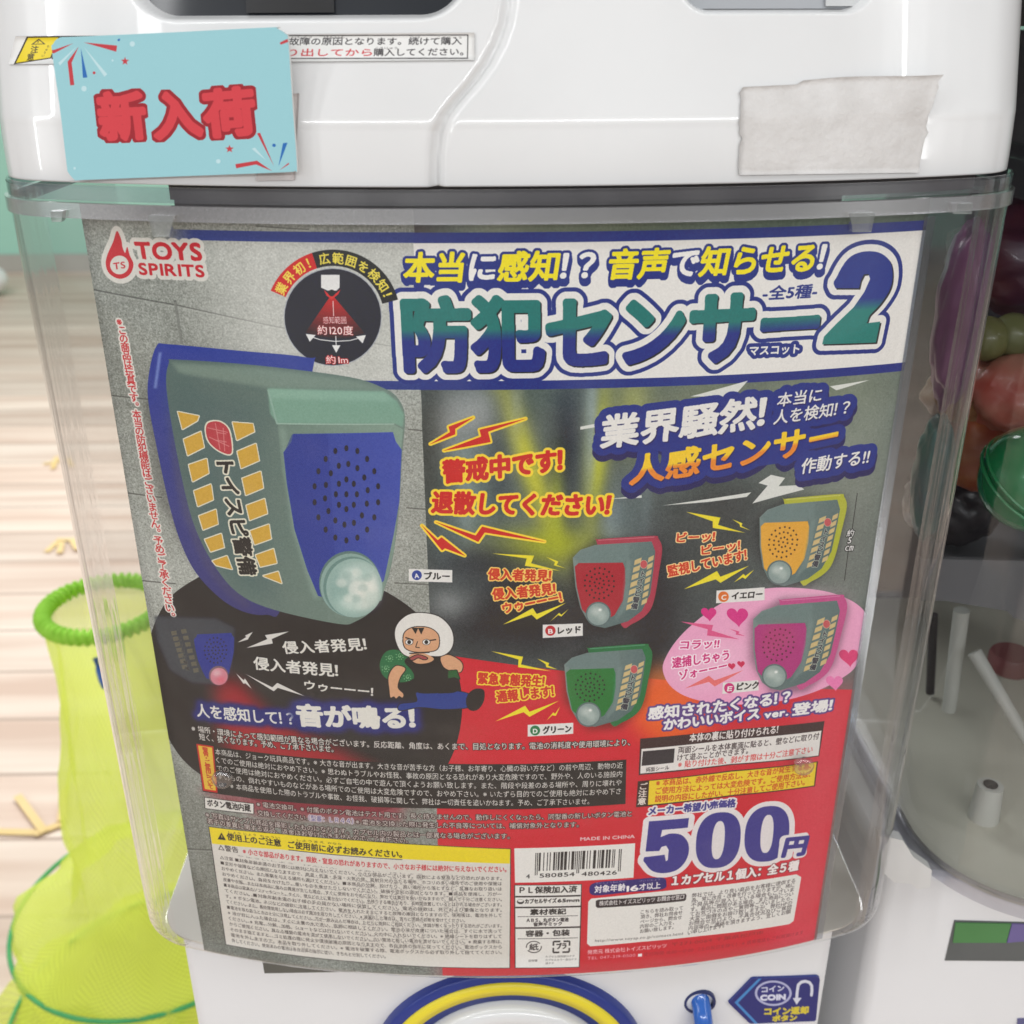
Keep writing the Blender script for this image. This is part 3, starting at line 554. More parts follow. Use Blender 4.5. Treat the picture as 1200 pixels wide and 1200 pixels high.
    T('※小さな部品があります。誤飲・窒息の恐れがありますので、小さなお子様には絶対に与えないでください。', (285, 1000.5), (593.5, 1022), 6.8, (196, 50, 60), bold=.25)
    P17 = ['△注意 ■対象年齢未満のお子様には絶対に与えないでください。小さな部品がございます。誤飲による窒息などの恐れがあります。', '■変形や故障などの原因となりますので、高温・低温・多湿・火気の傍、直射日光の当たる場所、ホコリの多い場所でのご使用や保管は', 'おやめください。また衝撃を与える場所も避けてください。■本商品の分解、投げたり、高い場所から落とすなど、乱暴なお取り扱いは', 'おやめください。負荷をかけたり、重いものを乗せたりしないでください。破損や変形の原因となります。■商品を使用し、万が一', '皮膚や衣服、または本商品に傷みの異常が生じた場合、すぐに使用をおやめになり、弊社では責任を負いかねますので、個人で十分ご注意ください。', '■本商品は家具のソファーやシート、タイル、壁などの上に置かないでください。色移りする場合があり、長時間放置しているとはがれる場合がございます。', 'てください。■対象年齢未満のお子様の手の届かない場所に保管してください。電池の誤飲は、死亡および重傷となります。', 'す。※ボタン電池、ネジなどの誤飲に注意してください。電池を入れたままにすると故障の原因となりますので、使用後は、電池を外して', 'てください。また、長時間使用しない場合は必ず電池を取り外してください。※液漏れした場合は、直ちに医師の診断を受けてください。', '■電池を取り扱うときは十分に注意してください。万が一飲み込んだ場合は、ただちに医師にご相談ください。体調が悪くなったりする恐れがございます。', '※液が目に入った場合は、すぐに大量の水で洗い、医師に相談してください。電池の液が皮膚についた場合は、すぐに水で洗って', 'ください。※充電、分解、加熱、ショートなどは行わないでください。火の中に入れないでください。※絶縁シートを取りはずして', 'からご使用ください。異なる種類の電池を混ぜて使用しないでください。古い電池と新しい電池を混ぜないでください。※廃棄する際は、', 'そのまま捨てますと、ゴミ処理の際に発火や環境破壊の原因となりますので、各自治体の指示に従ってください。電池ボックスから', '電池を外しますので、本品を取り外してください。※電池を破棄する際、電池ボックスから必ず取り外して捨ててください。', '外してください。使用済みの電池は各自治体の指示に従い、きちんと分別してください。']
    n17 = len(P17)
    for i, s in enumerate(P17):
        t = i / (n17 - 1); x0_, y0_ = 258 + 14 * t, 1006.5 + 97.5 * t; x1_, y1_ = 588 + 0 * t, 1031.5 + 92.5 * t
        if i == n17 - 1: x1_, y1_ = 452, 1123
        if i == 8: x1_ = 545
        T(s, (x0_, y0_), (x1_, y1_), 4.4, (72, 68, 68), bold=.12)
        T('ちゅういしよう　げんいん　　ばあい　ほしょう　　きけん', (x0_ + 20, y0_ - 3.2), (x1_ - 40, y1_ - 4), 1.7, (120, 114, 112))
    # --- bar code, table
    z = Z(590, 960, 6.316)
    T('MADE IN CHINA', *z([(570, 158), (970, 138)]), 4.9, (222, 200, 200), bold=.3, base=0)
    Pl(z([(80, 215), (975, 177), (962, 432), (85, 470)]), WHT)
    Lc = ['0001101', '0011001', '0010011', '0111101', '0100011', '0110001', '0101111', '0111011', '0110111', '0001011']
    inv = lambda s: ''.join('10'[int(c)] for c in s); par = 'LGLLGG'; dg = '4580854480426'
    bits = '101' + ''.join(Lc[int(c)] if p == 'L' else inv(Lc[int(c)])[::-1] for c, p in zip(dg[1:7], par)) + '01010' + ''.join(inv(Lc[int(c)]) for c in dg[7:]) + '101'
    b0, b1 = np.array((237, 250.)), np.array((876, 220.))
    for i, b in enumerate(bits):
        if b == '1':
            a, c = b0 + (b1 - b0) * i / 95, b0 + (b1 - b0) * (i + 1.02) / 95; hh = 165 if i < 3 or i > 91 or 45 <= i < 50 else 135
            Pl(z([a, c, c + (-6 - i * .04, hh), a + (-5 - i * .04, hh)]), (40, 38, 42))
    T('4', *z([(168, 438), (195, 437)]), 6.2, BLK, base=0, bold=.2); T('580854', *z([(268, 432), (525, 420)]), 6, BLK, base=0, bold=.2); T('480426', *z([(578, 420), (838, 408)]), 6, BLK, base=0, bold=.2)
    Pl(z([(86, 490), (575, 484), (558, 1092), (90, 1098)]), WHT, strokes=[(.9, (48, 36, 40))])
    for y, w in ((568, 1.8), (648, 1.8), (716, .6), (800, 1.8), (880, .6)): A.line(*z([(88 if w > 1 else 105, y + 5), (570 if w > 1 else 550, y - 3)]), w, (52, 40, 44))
    T('ＰＬ保険加入済', *z([(120, 548), (542, 540)]), 7.6, (50, 46, 48), bold=.4); T('カプセルサイズ', *z([(160, 625), (392, 618)]), 5.4, (50, 46, 48), bold=.35); T('65mm', *z([(402, 614), (560, 609)]), 4.8, (50, 46, 48), bold=.4, base=0)
    p = z([(126, 610)])[0]; E(p[0], p[1], 4.2, 2.8, (50, 46, 48)); E(p[0], p[1] - 1, 3.4, 1.5, WHT)
    T('素材表記', *z([(198, 708), (462, 702)]), 6.6, (50, 46, 48), bold=.4); T('ＡＢＳ、丸ボタン電池', *z([(172, 762), (480, 756)]), 4.6, (60, 56, 58), bold=.3); T('音声ギミック', *z([(222, 792), (432, 786)]), 4.4, (60, 56, 58), bold=.3); T('容器・包装', *z([(165, 868), (488, 860)]), 7, (50, 46, 48), bold=.4)
    p = z([(225, 945)])[0]
    for k in range(40):
        t = k / 40 * 2 * math.pi
        if abs(math.sin(t + .5)) > .2: A.line((p[0] + 8.8 * math.cos(t), p[1] + 6.6 * math.sin(t)), (p[0] + 8.8 * math.cos(t + .17), p[1] + 6.6 * math.sin(t + .17)), 1.1, (70, 66, 66))
    A.char('紙', p, 8.5, 0, (60, 56, 58), bold=.3)
    q = z([(370, 905), (490, 902), (486, 982), (368, 986)])
    for a, b in ((0, 1), (1, 2), (2, 3), (3, 0)): A.line(q[a], (q[a][0] + (q[b][0] - q[a][0]) * .42, q[a][1] + (q[b][1] - q[a][1]) * .42), 1.9, (50, 46, 48)); A.line((q[a][0] + (q[b][0] - q[a][0]) * .62, q[a][1] + (q[b][1] - q[a][1]) * .62), q[b], 1.9, (50, 46, 48))
    T('プラ', *z([(395, 962), (465, 958)]), 7, (50, 46, 48), bold=.45)
    T('説明書', *z([(185, 1056), (252, 1054)]), 2.8, (80, 76, 76)); T('カプセル透明部分ＰＰ', *z([(310, 1026), (525, 1020)]), 2.6, (90, 86, 86)); T('カプセルカラー部分ＰＰ', *z([(310, 1050), (540, 1044)]), 2.6, (90, 86, 86)); T('袋ＰＰ', *z([(310, 1075), (372, 1073)]), 2.6, (90, 86, 86))
    # --- right-hand notes
    z = Z(730, 780, 4.444); PU = (96, 74, 136)
    T('感知されたくなる！？', (760, 843), (925, 823), 14, (236, 234, 232), [(2.2, PU)], bold=.8); T('かわいいボイス', (778, 855.5), (889, 842), 13, (236, 234, 232), [(2.2, PU)], bold=.8); T('ver.', (896, 841.5), (923, 838), 10, (236, 234, 232), [(2.0, PU)], bold=.7, base=0); T('登場！', (928, 838.5), (974, 832.5), 13, (236, 234, 232), [(2.2, PU)], bold=.8)
    Pl(z([(90, 380), (570, 332), (1050, 288), (1022, 472), (560, 518), (82, 570)]), (70, 56, 58))
    Pl(z([(97, 434), (570, 384), (1034, 338), (1018, 468), (560, 512), (90, 562)]), (228, 224, 220))
    T('本体の裏に貼り付けられる！', *z([(345, 397), (805, 352)]), 9.4, (234, 230, 226), bold=.35)
    Pl(z([(104, 446), (270, 431), (264, 505), (97, 522)]), (62, 60, 64)); T('両面シール', *z([(120, 554), (240, 541)]), 5.2, (70, 64, 66), bold=.2)
    T('両面シールを本体裏面に貼ると、壁などに取り付', *z([(287, 457), (1018, 382)]), 7.6, (70, 60, 62), bold=.25); T('けて遊ぶことができます。', *z([(283, 497), (650, 459)]), 7.6, (70, 60, 62), bold=.25); T('※貼り付けた後、剥がす際は十分ご注意下さい', *z([(286, 532), (985, 452)]), 7.6, (214, 78, 78), bold=.25)
    Pl(z([(78, 602), (560, 546), (1016, 498), (1000, 628), (560, 680), (68, 738)]), (66, 48, 40)); Pl(z([(137, 600), (560, 552), (1009, 503), (995, 624), (560, 674), (130, 725)]), (236, 206, 60))
    A.vtext('ご注意', z([(106, 628)])[0], z([(99, 706)])[0], 8.6, (234, 226, 216), bold=.35)
    OR2 = (206, 84, 48)
    T('※本商品は、赤外線で反応し、大きな音が発生する為、', *z([(172, 628), (978, 536)]), 7.5, OR2, bold=.3); T('ご使用方法によっては大変危険です。ご使用方法は、', *z([(170, 669), (975, 580)]), 7.5, OR2, bold=.3); T('説明の内容にしたがい、十分注意してご使用下さい。', *z([(166, 711), (945, 622)]), 7.5, OR2, bold=.3)
    # --- price
    z = Z(740, 930, 5.4545); PN = (68, 66, 140)
    T('メーカー希望小売価格', *z([(110, 137), (662, 84)]), 9.4, PN, [(1.8, (232, 226, 224))], bold=.6)
    t = np.linspace(0, 2 * np.pi, 48, endpoint=False); sq = lambda v, p: np.sign(v) * np.abs(v) ** p
    def zero(cx_, cy2):
        o = lambda rx, ry: np.stack([cx_ + rx * sq(np.cos(t), .82) - .09 * ry * sq(np.sin(t), .9), cy2 + ry * sq(np.sin(t), .82) - .06 * rx * sq(np.cos(t), .82)], 1)
        return o(142, 178), o(40, 122)
    five = [(112, 177), (368, 155), (360, 217), (196, 232), (186, 278)] + smooth([(186, 278), (240, 256), (315, 262), (360, 310), (366, 375), (340, 440), (285, 490), (205, 508), (135, 495), (92, 450), (82, 406)], 4)[4:-4].tolist() + [(82, 406), (212, 390), (220, 432), (232, 425), (238, 360), (222, 332), (192, 340), (178, 366), (90, 370)]
    z1 = zero(555, 297); z0 = zero(866, 257)
    yen = [(975, 290), (1106, 272), (1092, 385), (1060, 392), (1064, 372), (1070, 372), (1072, 345), (1010, 352), (1002, 400), (962, 404)]
    for pts in (five, z1[0], z0[0], yen): Pl(z(pts), None, strokes=[(5.4 if pts is not yen else 4.2, (230, 224, 224))])
    for pts in (five, z1[0], z0[0]): Pl(z(pts), PN)
    for q in (z1[1], z0[1]): Pl(z(q), (228, 222, 222))
    Pl(z(yen), None, strokes=[(4.2, (230, 224, 224))]); T('円', *z([(965, 402), (1102, 388)]), 21, PN, bold=1.5)
    T('１カプセル１個入：全５種', *z([(258, 588), (1062, 488)]), 11.5, (240, 232, 230), [(.8, (120, 40, 60))], bold=.7)
    z = Z(680, 1010, 4.2857)
    Pl(smooth(z([(46, 140), (75, 104), (240, 90), (405, 78), (432, 105), (410, 138), (240, 152), (75, 168)]), 4), (58, 50, 116))
    T('対象年齢', *z([(72, 156), (226, 144)]), 8.4, (236, 232, 232), bold=.35); T('16', *z([(234, 148), (290, 143)]), 8.0, (244, 240, 238), bold=.5, base=0); T('才以上', *z([(296, 142), (402, 132)]), 7.6, (236, 232, 232), bold=.35); T('たいしょうねんれい', *z([(80, 112), (226, 102)]), 2.2, (190, 184, 200)); T('さい いじょう', *z([(298, 100), (400, 92)]), 2.2, (190, 184, 200))
    Pl(smooth(z([(40, 200), (55, 184), (300, 158), (560, 130), (1085, 62), (1110, 76), (1072, 296), (1050, 312), (600, 372), (300, 402), (50, 424), (34, 410)]), 1), WHT)
    Pl(z([(78, 196), (90, 190), (528, 159), (534, 168), (530, 190), (522, 196), (88, 231), (78, 224)]), (58, 52, 56))
    T('株式会社トイズスピリッツ お問合せ窓口', *z([(95, 220), (520, 186)]), 5.6, (226, 222, 220), bold=.25)
    for i, s in enumerate(('こちらを読み取って', '頂き、弊社お問合せ', 'ページから、問合せ', '内容のご入力を、', 'お願い致します。')): T(s, *z([(303 - i * .8, 262 + i * 24), (515 - i * 3 - (35 if i > 2 else 0), 240 + i * 23.5 + (3 if i > 2 else 0))]), 4.7, (84, 78, 78), bold=.15)
    T('http://www.toysp.co.jp/contact.html', *z([(74, 402), (515, 366)]), 3.9, (100, 94, 94), bold=.1, base=0)
    PR = ['弊社では、より良い商品をお客様に提供する', '為、常に改良・改善を行っておりますが、稀に', '不良品等が混入している場合もございま', 'す。商品に問題がある場合、また商品につい', 'てお気づきの点やご質問等ございましたら、', '大変ご面倒をお掛け致しますが、弊社HPの', 'お問合せ窓口より、不具合状況及びご質問', '内容等のご連絡を頂きますよう、宜しくお願', 'い申し上げます。']
    for i, s in enumerate(PR): T(s, *z([(560 - i * 2.4, 180 + i * 23.4), (1078 - i * 3.2 - (330 if i == 8 else 0), 103 + i * 22.2 + (48 if i == 8 else 0))]), 5, (80, 74, 76), bold=.15)
    T('発売元 株式会社トイズスピリッツ', *z([(36, 464), (432, 430)]), 5, (236, 196, 200), bold=.2); T('〒271-0064 千葉県松戸市', *z([(460, 424), (920, 362)]), 4.4, (150, 40, 56))
    T('TEL 047-319-0500', *z([(36, 492), (276, 476)]), 4.2, (226, 160, 168), bold=.1); Pl(z([(290, 462), (310, 460), (310, 474), (290, 476)]), (240, 230, 230)); T('受付時間 10:00～17:00 （土日祝日を除く） ※携帯電話もご利用頂けます', *z([(318, 474), (1120, 362)]), 4.4, (156, 44, 60))
    # paper grain
    A.c += (g * 0.008)[..., None].astype(np.float32)
    return A
_pa = draw_poster()
POSTER_IMG = _pa.image('poster_print', lift=0.028, gain=1.06); del _pa

# ------------------------------------------------------------------ materials
def mat(name, color=(0.8, 0.8, 0.8), rough=0.5, metal=0.0, spec=0.5, noise=None, bump=None, coat=0.0, trans=None):
    m = bpy.data.materials.new(name); m.use_nodes = True; nt = m.node_tree; b = nt.nodes['Principled BSDF']
    b.inputs['Base Color'].default_value = (*color, 1); b.inputs['Roughness'].default_value = rough; b.inputs['Metallic'].default_value = metal
    b.inputs['Specular IOR Level'].default_value = spec; b.inputs['Coat Weight'].default_value = coat; b.inputs['Coat Roughness'].default_value = 0.04
    if noise:                                    # (scale, second colour, stretch)
        t = nt.nodes.new('ShaderNodeTexCoord'); mp = nt.nodes.new('ShaderNodeMapping'); mp.inputs['Scale'].default_value = noise[2] if len(noise) > 2 else (1, 1, 1)
        n = nt.nodes.new('ShaderNodeTexNoise'); n.inputs['Scale'].default_value = noise[0]; n.inputs['Detail'].default_value = 6
        r = nt.nodes.new('ShaderNodeValToRGB'); r.color_ramp.elements[0].position = 0.35; r.color_ramp.elements[1].position = 0.68
        r.color_ramp.elements[0].color = (*color, 1); r.color_ramp.elements[1].color = (*noise[1], 1)
        nt.links.new(t.outputs['Object'], mp.inputs[0]); nt.links.new(mp.outputs[0], n.inputs['Vector']); nt.links.new(n.outputs['Fac'], r.inputs[0]); nt.links.new(r.outputs[0], b.inputs['Base Color'])
    if bump:                                     # (scale, strength, distance)
        t2 = nt.nodes.new('ShaderNodeTexCoord'); n2 = nt.nodes.new('ShaderNodeTexNoise'); n2.inputs['Scale'].default_value = bump[0]; n2.inputs['Detail'].default_value = 4
        bp = nt.nodes.new('ShaderNodeBump'); bp.inputs['Strength'].default_value = bump[1]; bp.inputs['Distance'].default_value = bump[2]
        nt.links.new(t2.outputs['Object'], n2.inputs['Vector']); nt.links.new(n2.outputs['Fac'], bp.inputs['Height']); nt.links.new(bp.outputs[0], b.inputs['Normal'])
    return m
def image_mat(name, im, rough=0.4, spec=0.4, coat=0.0):
    m = mat(name, rough=rough, spec=spec, coat=coat); nt = m.node_tree; t = nt.nodes.new('ShaderNodeTexImage'); t.image = im; t.extension = 'EXTEND'
    nt.links.new(t.outputs['Color'], nt.nodes['Principled BSDF'].inputs['Base Color']); return m
def clear_mat(name, tint=(0.985, 0.987, 0.987), haze=0.015, gloss=1.0, bend=0.0, rough=0.06, streak=(190, 190, 5), ior=1.06):
    m = bpy.data.materials.new(name); m.use_nodes = True; nt = m.node_tree; nt.nodes.clear(); N = nt.nodes.new; L = nt.links.new
    out = N('ShaderNodeOutputMaterial'); tr = N('ShaderNodeBsdfTransparent'); tr.inputs[0].default_value = (*tint, 1)
    gl = N('ShaderNodeBsdfGlossy'); gl.inputs['Roughness'].default_value = rough; gl.inputs[0].default_value = (1, 1, 1, 1)
    lw = N('ShaderNodeLayerWeight'); lw.inputs['Blend'].default_value = 0.5; pw = N('ShaderNodeMath'); pw.operation = 'POWER'; pw.inputs[1].default_value = 5.0; L(lw.outputs['Facing'], pw.inputs[0])
    fr = N('ShaderNodeMath'); fr.operation = 'MULTIPLY_ADD'; fr.inputs[1].default_value = 0.93; fr.inputs[2].default_value = 0.045; L(pw.outputs[0], fr.inputs[0])
    ml = N('ShaderNodeMath'); ml.operation = 'MULTIPLY_ADD'; ml.inputs[1].default_value = gloss; ml.inputs[2].default_value = haze
    tcs = N('ShaderNodeTexCoord'); sm = N('ShaderNodeTexNoise'); sm.inputs['Scale'].default_value = 26; sm.inputs['Detail'].default_value = 7; sm.inputs['Roughness'].default_value = 0.7
    sr_ = N('ShaderNodeMapRange'); sr_.inputs['From Min'].default_value = 0.52; sr_.inputs['From Max'].default_value = 0.75; sr_.inputs['To Min'].default_value = haze; sr_.inputs['To Max'].default_value = haze + 0.028   # faint smears and dust
    L(tcs.outputs['Object'], sm.inputs['Vector']); L(sm.outputs['Fac'], sr_.inputs['Value']); L(sr_.outputs[0], ml.inputs[2])
    L(fr.outputs[0], ml.inputs[0]); base = tr
    if bend:
        rf = N('ShaderNodeBsdfRefraction'); rf.inputs['IOR'].default_value = ior; rf.inputs['Roughness'].default_value = 0.03; rf.inputs[0].default_value = (*tint, 1)
        t = N('ShaderNodeTexCoord'); mp = N('ShaderNodeMapping'); mp.inputs['Scale'].default_value = streak; n = N('ShaderNodeTexNoise'); n.inputs['Scale'].default_value = 1.0; n.inputs['Detail'].default_value = 3
        bp = N('ShaderNodeBump'); bp.inputs['Strength'].default_value = 0.9; bp.inputs['Distance'].default_value = 0.006
        L(t.outputs['Object'], mp.inputs[0]); L(mp.outputs[0], n.inputs['Vector']); L(n.outputs['Fac'], bp.inputs['Height']); L(bp.outputs[0], rf.inputs['Normal'])
        mx0 = N('ShaderNodeMixShader'); mx0.inputs[0].default_value = bend; L(tr.outputs[0], mx0.inputs[1]); L(rf.outputs[0], mx0.inputs[2]); base = mx0
    mx = N('ShaderNodeMixShader'); L(ml.outputs[0], mx.inputs[0]); L(base.outputs[0], mx.inputs[1]); L(gl.outputs[0], mx.inputs[2]); L(mx.outputs[0], out.inputs[0])
    return m
M_WHITE = mat('white_gloss_plastic', (0.76, 0.768, 0.77), 0.22, spec=0.5, coat=0.6, noise=(14, (0.715, 0.72, 0.72)), bump=(900, 0.012, 0.0004))
M_BODY = mat('white_body_plastic', (0.77, 0.77, 0.78), 0.34, noise=(9, (0.73, 0.73, 0.735)), bump=(800, 0.03, 0.0004))
M_CLEAR = clear_mat('clear_case_plastic', haze=0.012)
M_CORNER = clear_mat('clear_case_corner', tint=(0.98, 0.98, 0.985), haze=0.085, bend=0.5)
M_RIM = clear_mat('clear_rim_plastic', tint=(0.86, 0.86, 0.89), haze=0.04, gloss=1.0, rough=0.10)
M_CLIP = clear_mat('clear_clip_plastic', tint=(0.80, 0.82, 0.80), haze=0.16, gloss=1.5, rough=0.2)
M_BLACK = mat('black_window', (0.014, 0.016, 0.02), 0.12, spec=0.6, noise=(5, (0.03, 0.034, 0.04)))
M_DARK = mat('dark_brown_metal', (0.05, 0.042, 0.045), 0.5, noise=(20, (0.075, 0.062, 0.06)))
M_GREY = mat('grey_plastic', (0.33, 0.35, 0.37), 0.45, noise=(12, (0.39, 0.40, 0.42)))
M_DGREY = mat('olive_grey_recess', (0.11, 0.11, 0.095), 0.6, noise=(15, (0.14, 0.14, 0.12)))
M_BLUE = mat('navy_plastic', (0.018, 0.035, 0.22), 0.3, noise=(20, (0.022, 0.042, 0.25)))
M_YEL = mat('yellow_plastic', (0.80, 0.66, 0.03), 0.35, noise=(20, (0.84, 0.70, 0.04)))
M_LEVER = mat('blue_lever_plastic', (0.015, 0.10, 0.45), 0.18, coat=0.5, noise=(25, (0.02, 0.14, 0.55)))
M_PAPER = mat('tape_paper', (0.60, 0.585, 0.57), 0.85, spec=0.2, noise=(70, (0.70, 0.69, 0.68)), bump=(420, 0.35, 0.0012))
M_POSTER = image_mat('poster_print', POSTER_IMG, 0.45, 0.35)
M_BACKP = mat('paper_back', (0.75, 0.75, 0.73), 0.7, noise=(40, (0.7, 0.7, 0.69)))

# ------------------------------------------------------------------ object helpers
def obj(name, verts, faces, m, parent=None, smooth_=True, uv=None, mi=None):
    me = bpy.data.meshes.new(name); me.from_pydata([tuple(v) for v in verts], [], [tuple(f) for f in faces]); me.update()
    for q in (m if isinstance(m, list) else [m]): me.materials.append(q)
    if smooth_: me.polygons.foreach_set('use_smooth', [True] * len(me.polygons))
    if mi is not None: me.polygons.foreach_set('material_index', mi)
    if uv is not None:
        l = me.uv_layers.new(name='print'); idx = np.empty(len(me.loops), int); me.loops.foreach_get('vertex_index', idx); l.data.foreach_set('uv', np.asarray(uv, np.float32)[idx].ravel())
    o = bpy.data.objects.new(name, me); col.objects.link(o)
    if parent: o.parent = parent; o.matrix_parent_inverse = Matrix.Translation(parent.location).inverted()
    return o
def thing(name, label, cat, loc, group=None):
    o = bpy.data.objects.new(name, None); col.objects.link(o); o.location = loc; o.empty_display_size = 0.02; o['label'] = label; o['category'] = cat
    if group: o['group'] = group
    return o
def tag(o, label, cat, group=None):
    o['label'] = label; o['category'] = cat
    if group: o['group'] = group
    return o
def sharp(o, ang=35):
    bm = bmesh.new(); bm.from_mesh(o.data); bmesh.ops.remove_doubles(bm, verts=bm.verts, dist=1e-6); bmesh.ops.recalc_face_normals(bm, faces=bm.faces)
    for e in bm.edges: e.smooth = len(e.link_faces) == 2 and e.calc_face_angle(0) < math.radians(ang)
    bm.to_mesh(o.data); bm.free(); return o
def loft(rows, closed=False):                  # rows of equal length -> verts, faces
    n = len(rows[0]); v = [p for r in rows for p in r]; f = []
    for i in range(len(rows) - 1):
        for j in range(n if closed else n - 1):
            k = (j + 1) % n; f.append((i * n + j, i * n + k, (i + 1) * n + k, (i + 1) * n + j))
    return v, f
def prism(outline, thick):                     # closed outline of points, thickness vector -> solid
    n = len(outline); v = list(outline) + [p + thick for p in outline]; f = [tuple(range(n - 1, -1, -1)), tuple(range(n, 2 * n))]
    f += [(i, (i + 1) % n, n + (i + 1) % n, n + i) for i in range(n)]; return v, f
def tube(path, r, seg=10, close=False, rad=None):
    rows = []; n = len(path)
    for i, p in enumerate(path):
        a = path[i - 1] if (i or close) else path[0]; b = path[(i + 1) % n] if (i < n - 1 or close) else path[-1]
        t = (b - a).normalized(); s = t.cross(Vector((0, 0, 1)))
        if s.length < 0.05: s = t.cross(Vector((1, 0, 0)))
        s.normalize(); q = t.cross(s); rr = rad(i) if rad else r
        rows.append([p + (s * math.cos(2 * math.pi * k / seg) + q * math.sin(2 * math.pi * k / seg)) * rr for k in range(seg)])
    if close: rows.append(rows[0])
    v, f = loft(rows, True)
    if not close: f += [tuple(range(seg)), tuple(range(len(v) - seg, len(v)))]
    return v, f
def lathe(c, prof, seg=40, a0=0.0, a1=2 * math.pi, axis='z'):
    full = abs(a1 - a0 - 2 * math.pi) < 1e-6; n = seg if full else seg + 1; rows = []
    for r, z in prof:
        row = []
        for k in range(n):
            t = a0 + (a1 - a0) * k / seg
            row.append(c + (Vector((r * math.cos(t), r * math.sin(t), z)) if axis == 'z' else Vector((r * math.cos(t), -z, r * math.sin(t)))))
        rows.append(row)
    return loft(rows, full)

# ------------------------------------------------------------------ plan outline of the machine (units of D), from back-left round the front to back-right
def plan(off=0.0, half=0.497, cx=0.006, r=0.075, back=1.0, x1=None, shift=0.0, nf=40, front_fn=front):
    x1 = half - r * 0.72 if x1 is None else x1
    sl = (front_fn(x1 + 1e-4) - front_fn(x1)) / 1e-4; a0 = math.atan(sl); rc = (half - x1) / (1 - math.sin(a0))
    pts = [(x1 * k / (nf // 2), front_fn(x1 * k / (nf // 2))) for k in range(nf // 2 + 1)]
    nx, nn = x1 - rc * math.sin(a0), front_fn(x1) + rc * math.cos(a0)
    for k in range(1, 13):
        a = a0 + (math.pi / 2 - a0) * k / 12; pts.append((nx + rc * math.sin(a), nn - rc * math.cos(a)))
    pts += [(half, nn + (back - nn) * k / 6) for k in range(1, 7)]
    full = [(-x, n) for x, n in pts[::-1]][:-1] + pts
    out = []
    for i, (x, n) in enumerate(full):
        a, b = full[max(0, i - 1)], full[min(len(full) - 1, i + 1)]; t = np.array((b[0] - a[0], b[1] - a[1])); t /= np.linalg.norm(t)
        out.append((x + cx + t[1] * off, n - t[0] * off + shift))
    return out
CASE = -0.012                                    # case wall stands this far in front of the sheet

# ------------------------------------------------------------------ main machine
mach = thing('capsule_machine', 'white capsule toy machine with clear case holding the poster, big white lid on top', 'capsule machine', (0, 0.5 * D, 0))
ZL0 = -0.131                                     # lid lower edge
# lid: panelled front with an S-shaped parting groove and two openings, modelled as one displaced skin
groove = [at_depth(x, y, 0.0) for x, y in ((600, -60), (599, -10), (598, 6), (594, 28), (585, 52), (572, 76), (555, 99), (538, 118), (524, 136), (516, 154), (513, 180), (512, 222), (512, 240))]
gz = np.array([p.z for p in groove])[::-1]; gx = np.array([p.x for p in groove])[::-1]
def lid_back(z):                                 # how far the face leans back with height
    z = max(0.0, z - ZL0); rb = 0.03; a = 0.32
    z1 = 0.050
    if z < z1: return -0.004 * math.cos(z / z1 * math.pi / 2) + 0.004
    q = z - z1
    if q < rb * math.sin(a): return 0.004 + rb - math.sqrt(rb * rb - q * q)
    return 0.004 + rb * (1 - math.cos(a)) + (q - rb * math.sin(a)) * math.tan(a)
fr_line = plan(0.0, half=0.504, cx=0.006)
lid_plan = []
for i in range(len(fr_line) - 1):                # refine the plan line
    a, b = np.array(fr_line[i]), np.array(fr_line[i + 1]); m_ = max(1, int(np.linalg.norm(b - a) / 0.003)) if fr_line[i][1] < 0.2 else 3
    for k in range(m_): lid_plan.append(a + (b - a) * k / m_)
lid_plan.append(np.array(fr_line[-1])); lid_plan = np.array(lid_plan)
ln = np.gradient(lid_plan, axis=0); ln /= np.linalg.norm(ln, axis=1)[:, None]; out_n = np.stack([ln[:, 1], -ln[:, 0]], 1)
zs = np.concatenate([[ZL0, ZL0 + .0005], np.linspace(ZL0 + .002, 0.26, 240)])
def rrect(x, z, cx, cz, hx, hz, r):              # signed distance to a rounded rectangle
    qx, qz = np.abs(x - cx) - hx + r, np.abs(z - cz) - hz + r
    return np.hypot(np.maximum(qx, 0), np.maximum(qz, 0)) + np.minimum(np.maximum(qx, qz), 0) - r
wl0, wr0 = at_depth(163, 24, 0.10), at_depth(553, 24, 0.10); zwb = 0.5 * (wl0.z + wr0.z)
gl0, gr0 = at_depth(783, 17, 0.10), at_depth(1010, 17, 0.10); zgb = gl0.z
WIN = ((wl0.x + wr0.x) / 2, zwb + 0.11, (wr0.x - wl0.x) / 2, 0.11, 0.045)
GRE = ((gl0.x + gr0.x) / 2, zgb + 0.11, (gr0.x - gl0.x) / 2, 0.11, 0.03)
rows = []
for z in zs:
    back = lid_back(z) + (0.002 if z < ZL0 + .0004 else 0)
    p = lid_plan + np.stack([0 * lid_plan[:, 0], back * np.clip(1.0 - lid_plan[:, 1], 0, 1)], 1)
    d_ = lid_plan[:, 0] - np.interp(z, gz, gx); isfront = lid_plan[:, 1] < 0.14
    dis = np.where(isfront & (d_ < 0), 0.0030 * np.clip(-d_ / 0.010, 0, 1), 0) - np.where(isfront, 0.0075 * np.exp(-(d_ / 0.0045) ** 2), 0)
    for (cx, cz, hx, hz, r), dep in ((WIN, 0.022), (GRE, 0.022)):
        dd = rrect(lid_plan[:, 0], z, cx, cz, hx, hz, r); dis = dis - np.where(lid_plan[:, 1] < 0.2, dep * np.clip(-dd / 0.006, 0, 1), 0)
    p = p + out_n * dis[:, None]
    rows.append([W(a, b, z) for a, b in p])
v, f = loft(rows)
lid = obj('lid', v, f, M_WHITE, mach)
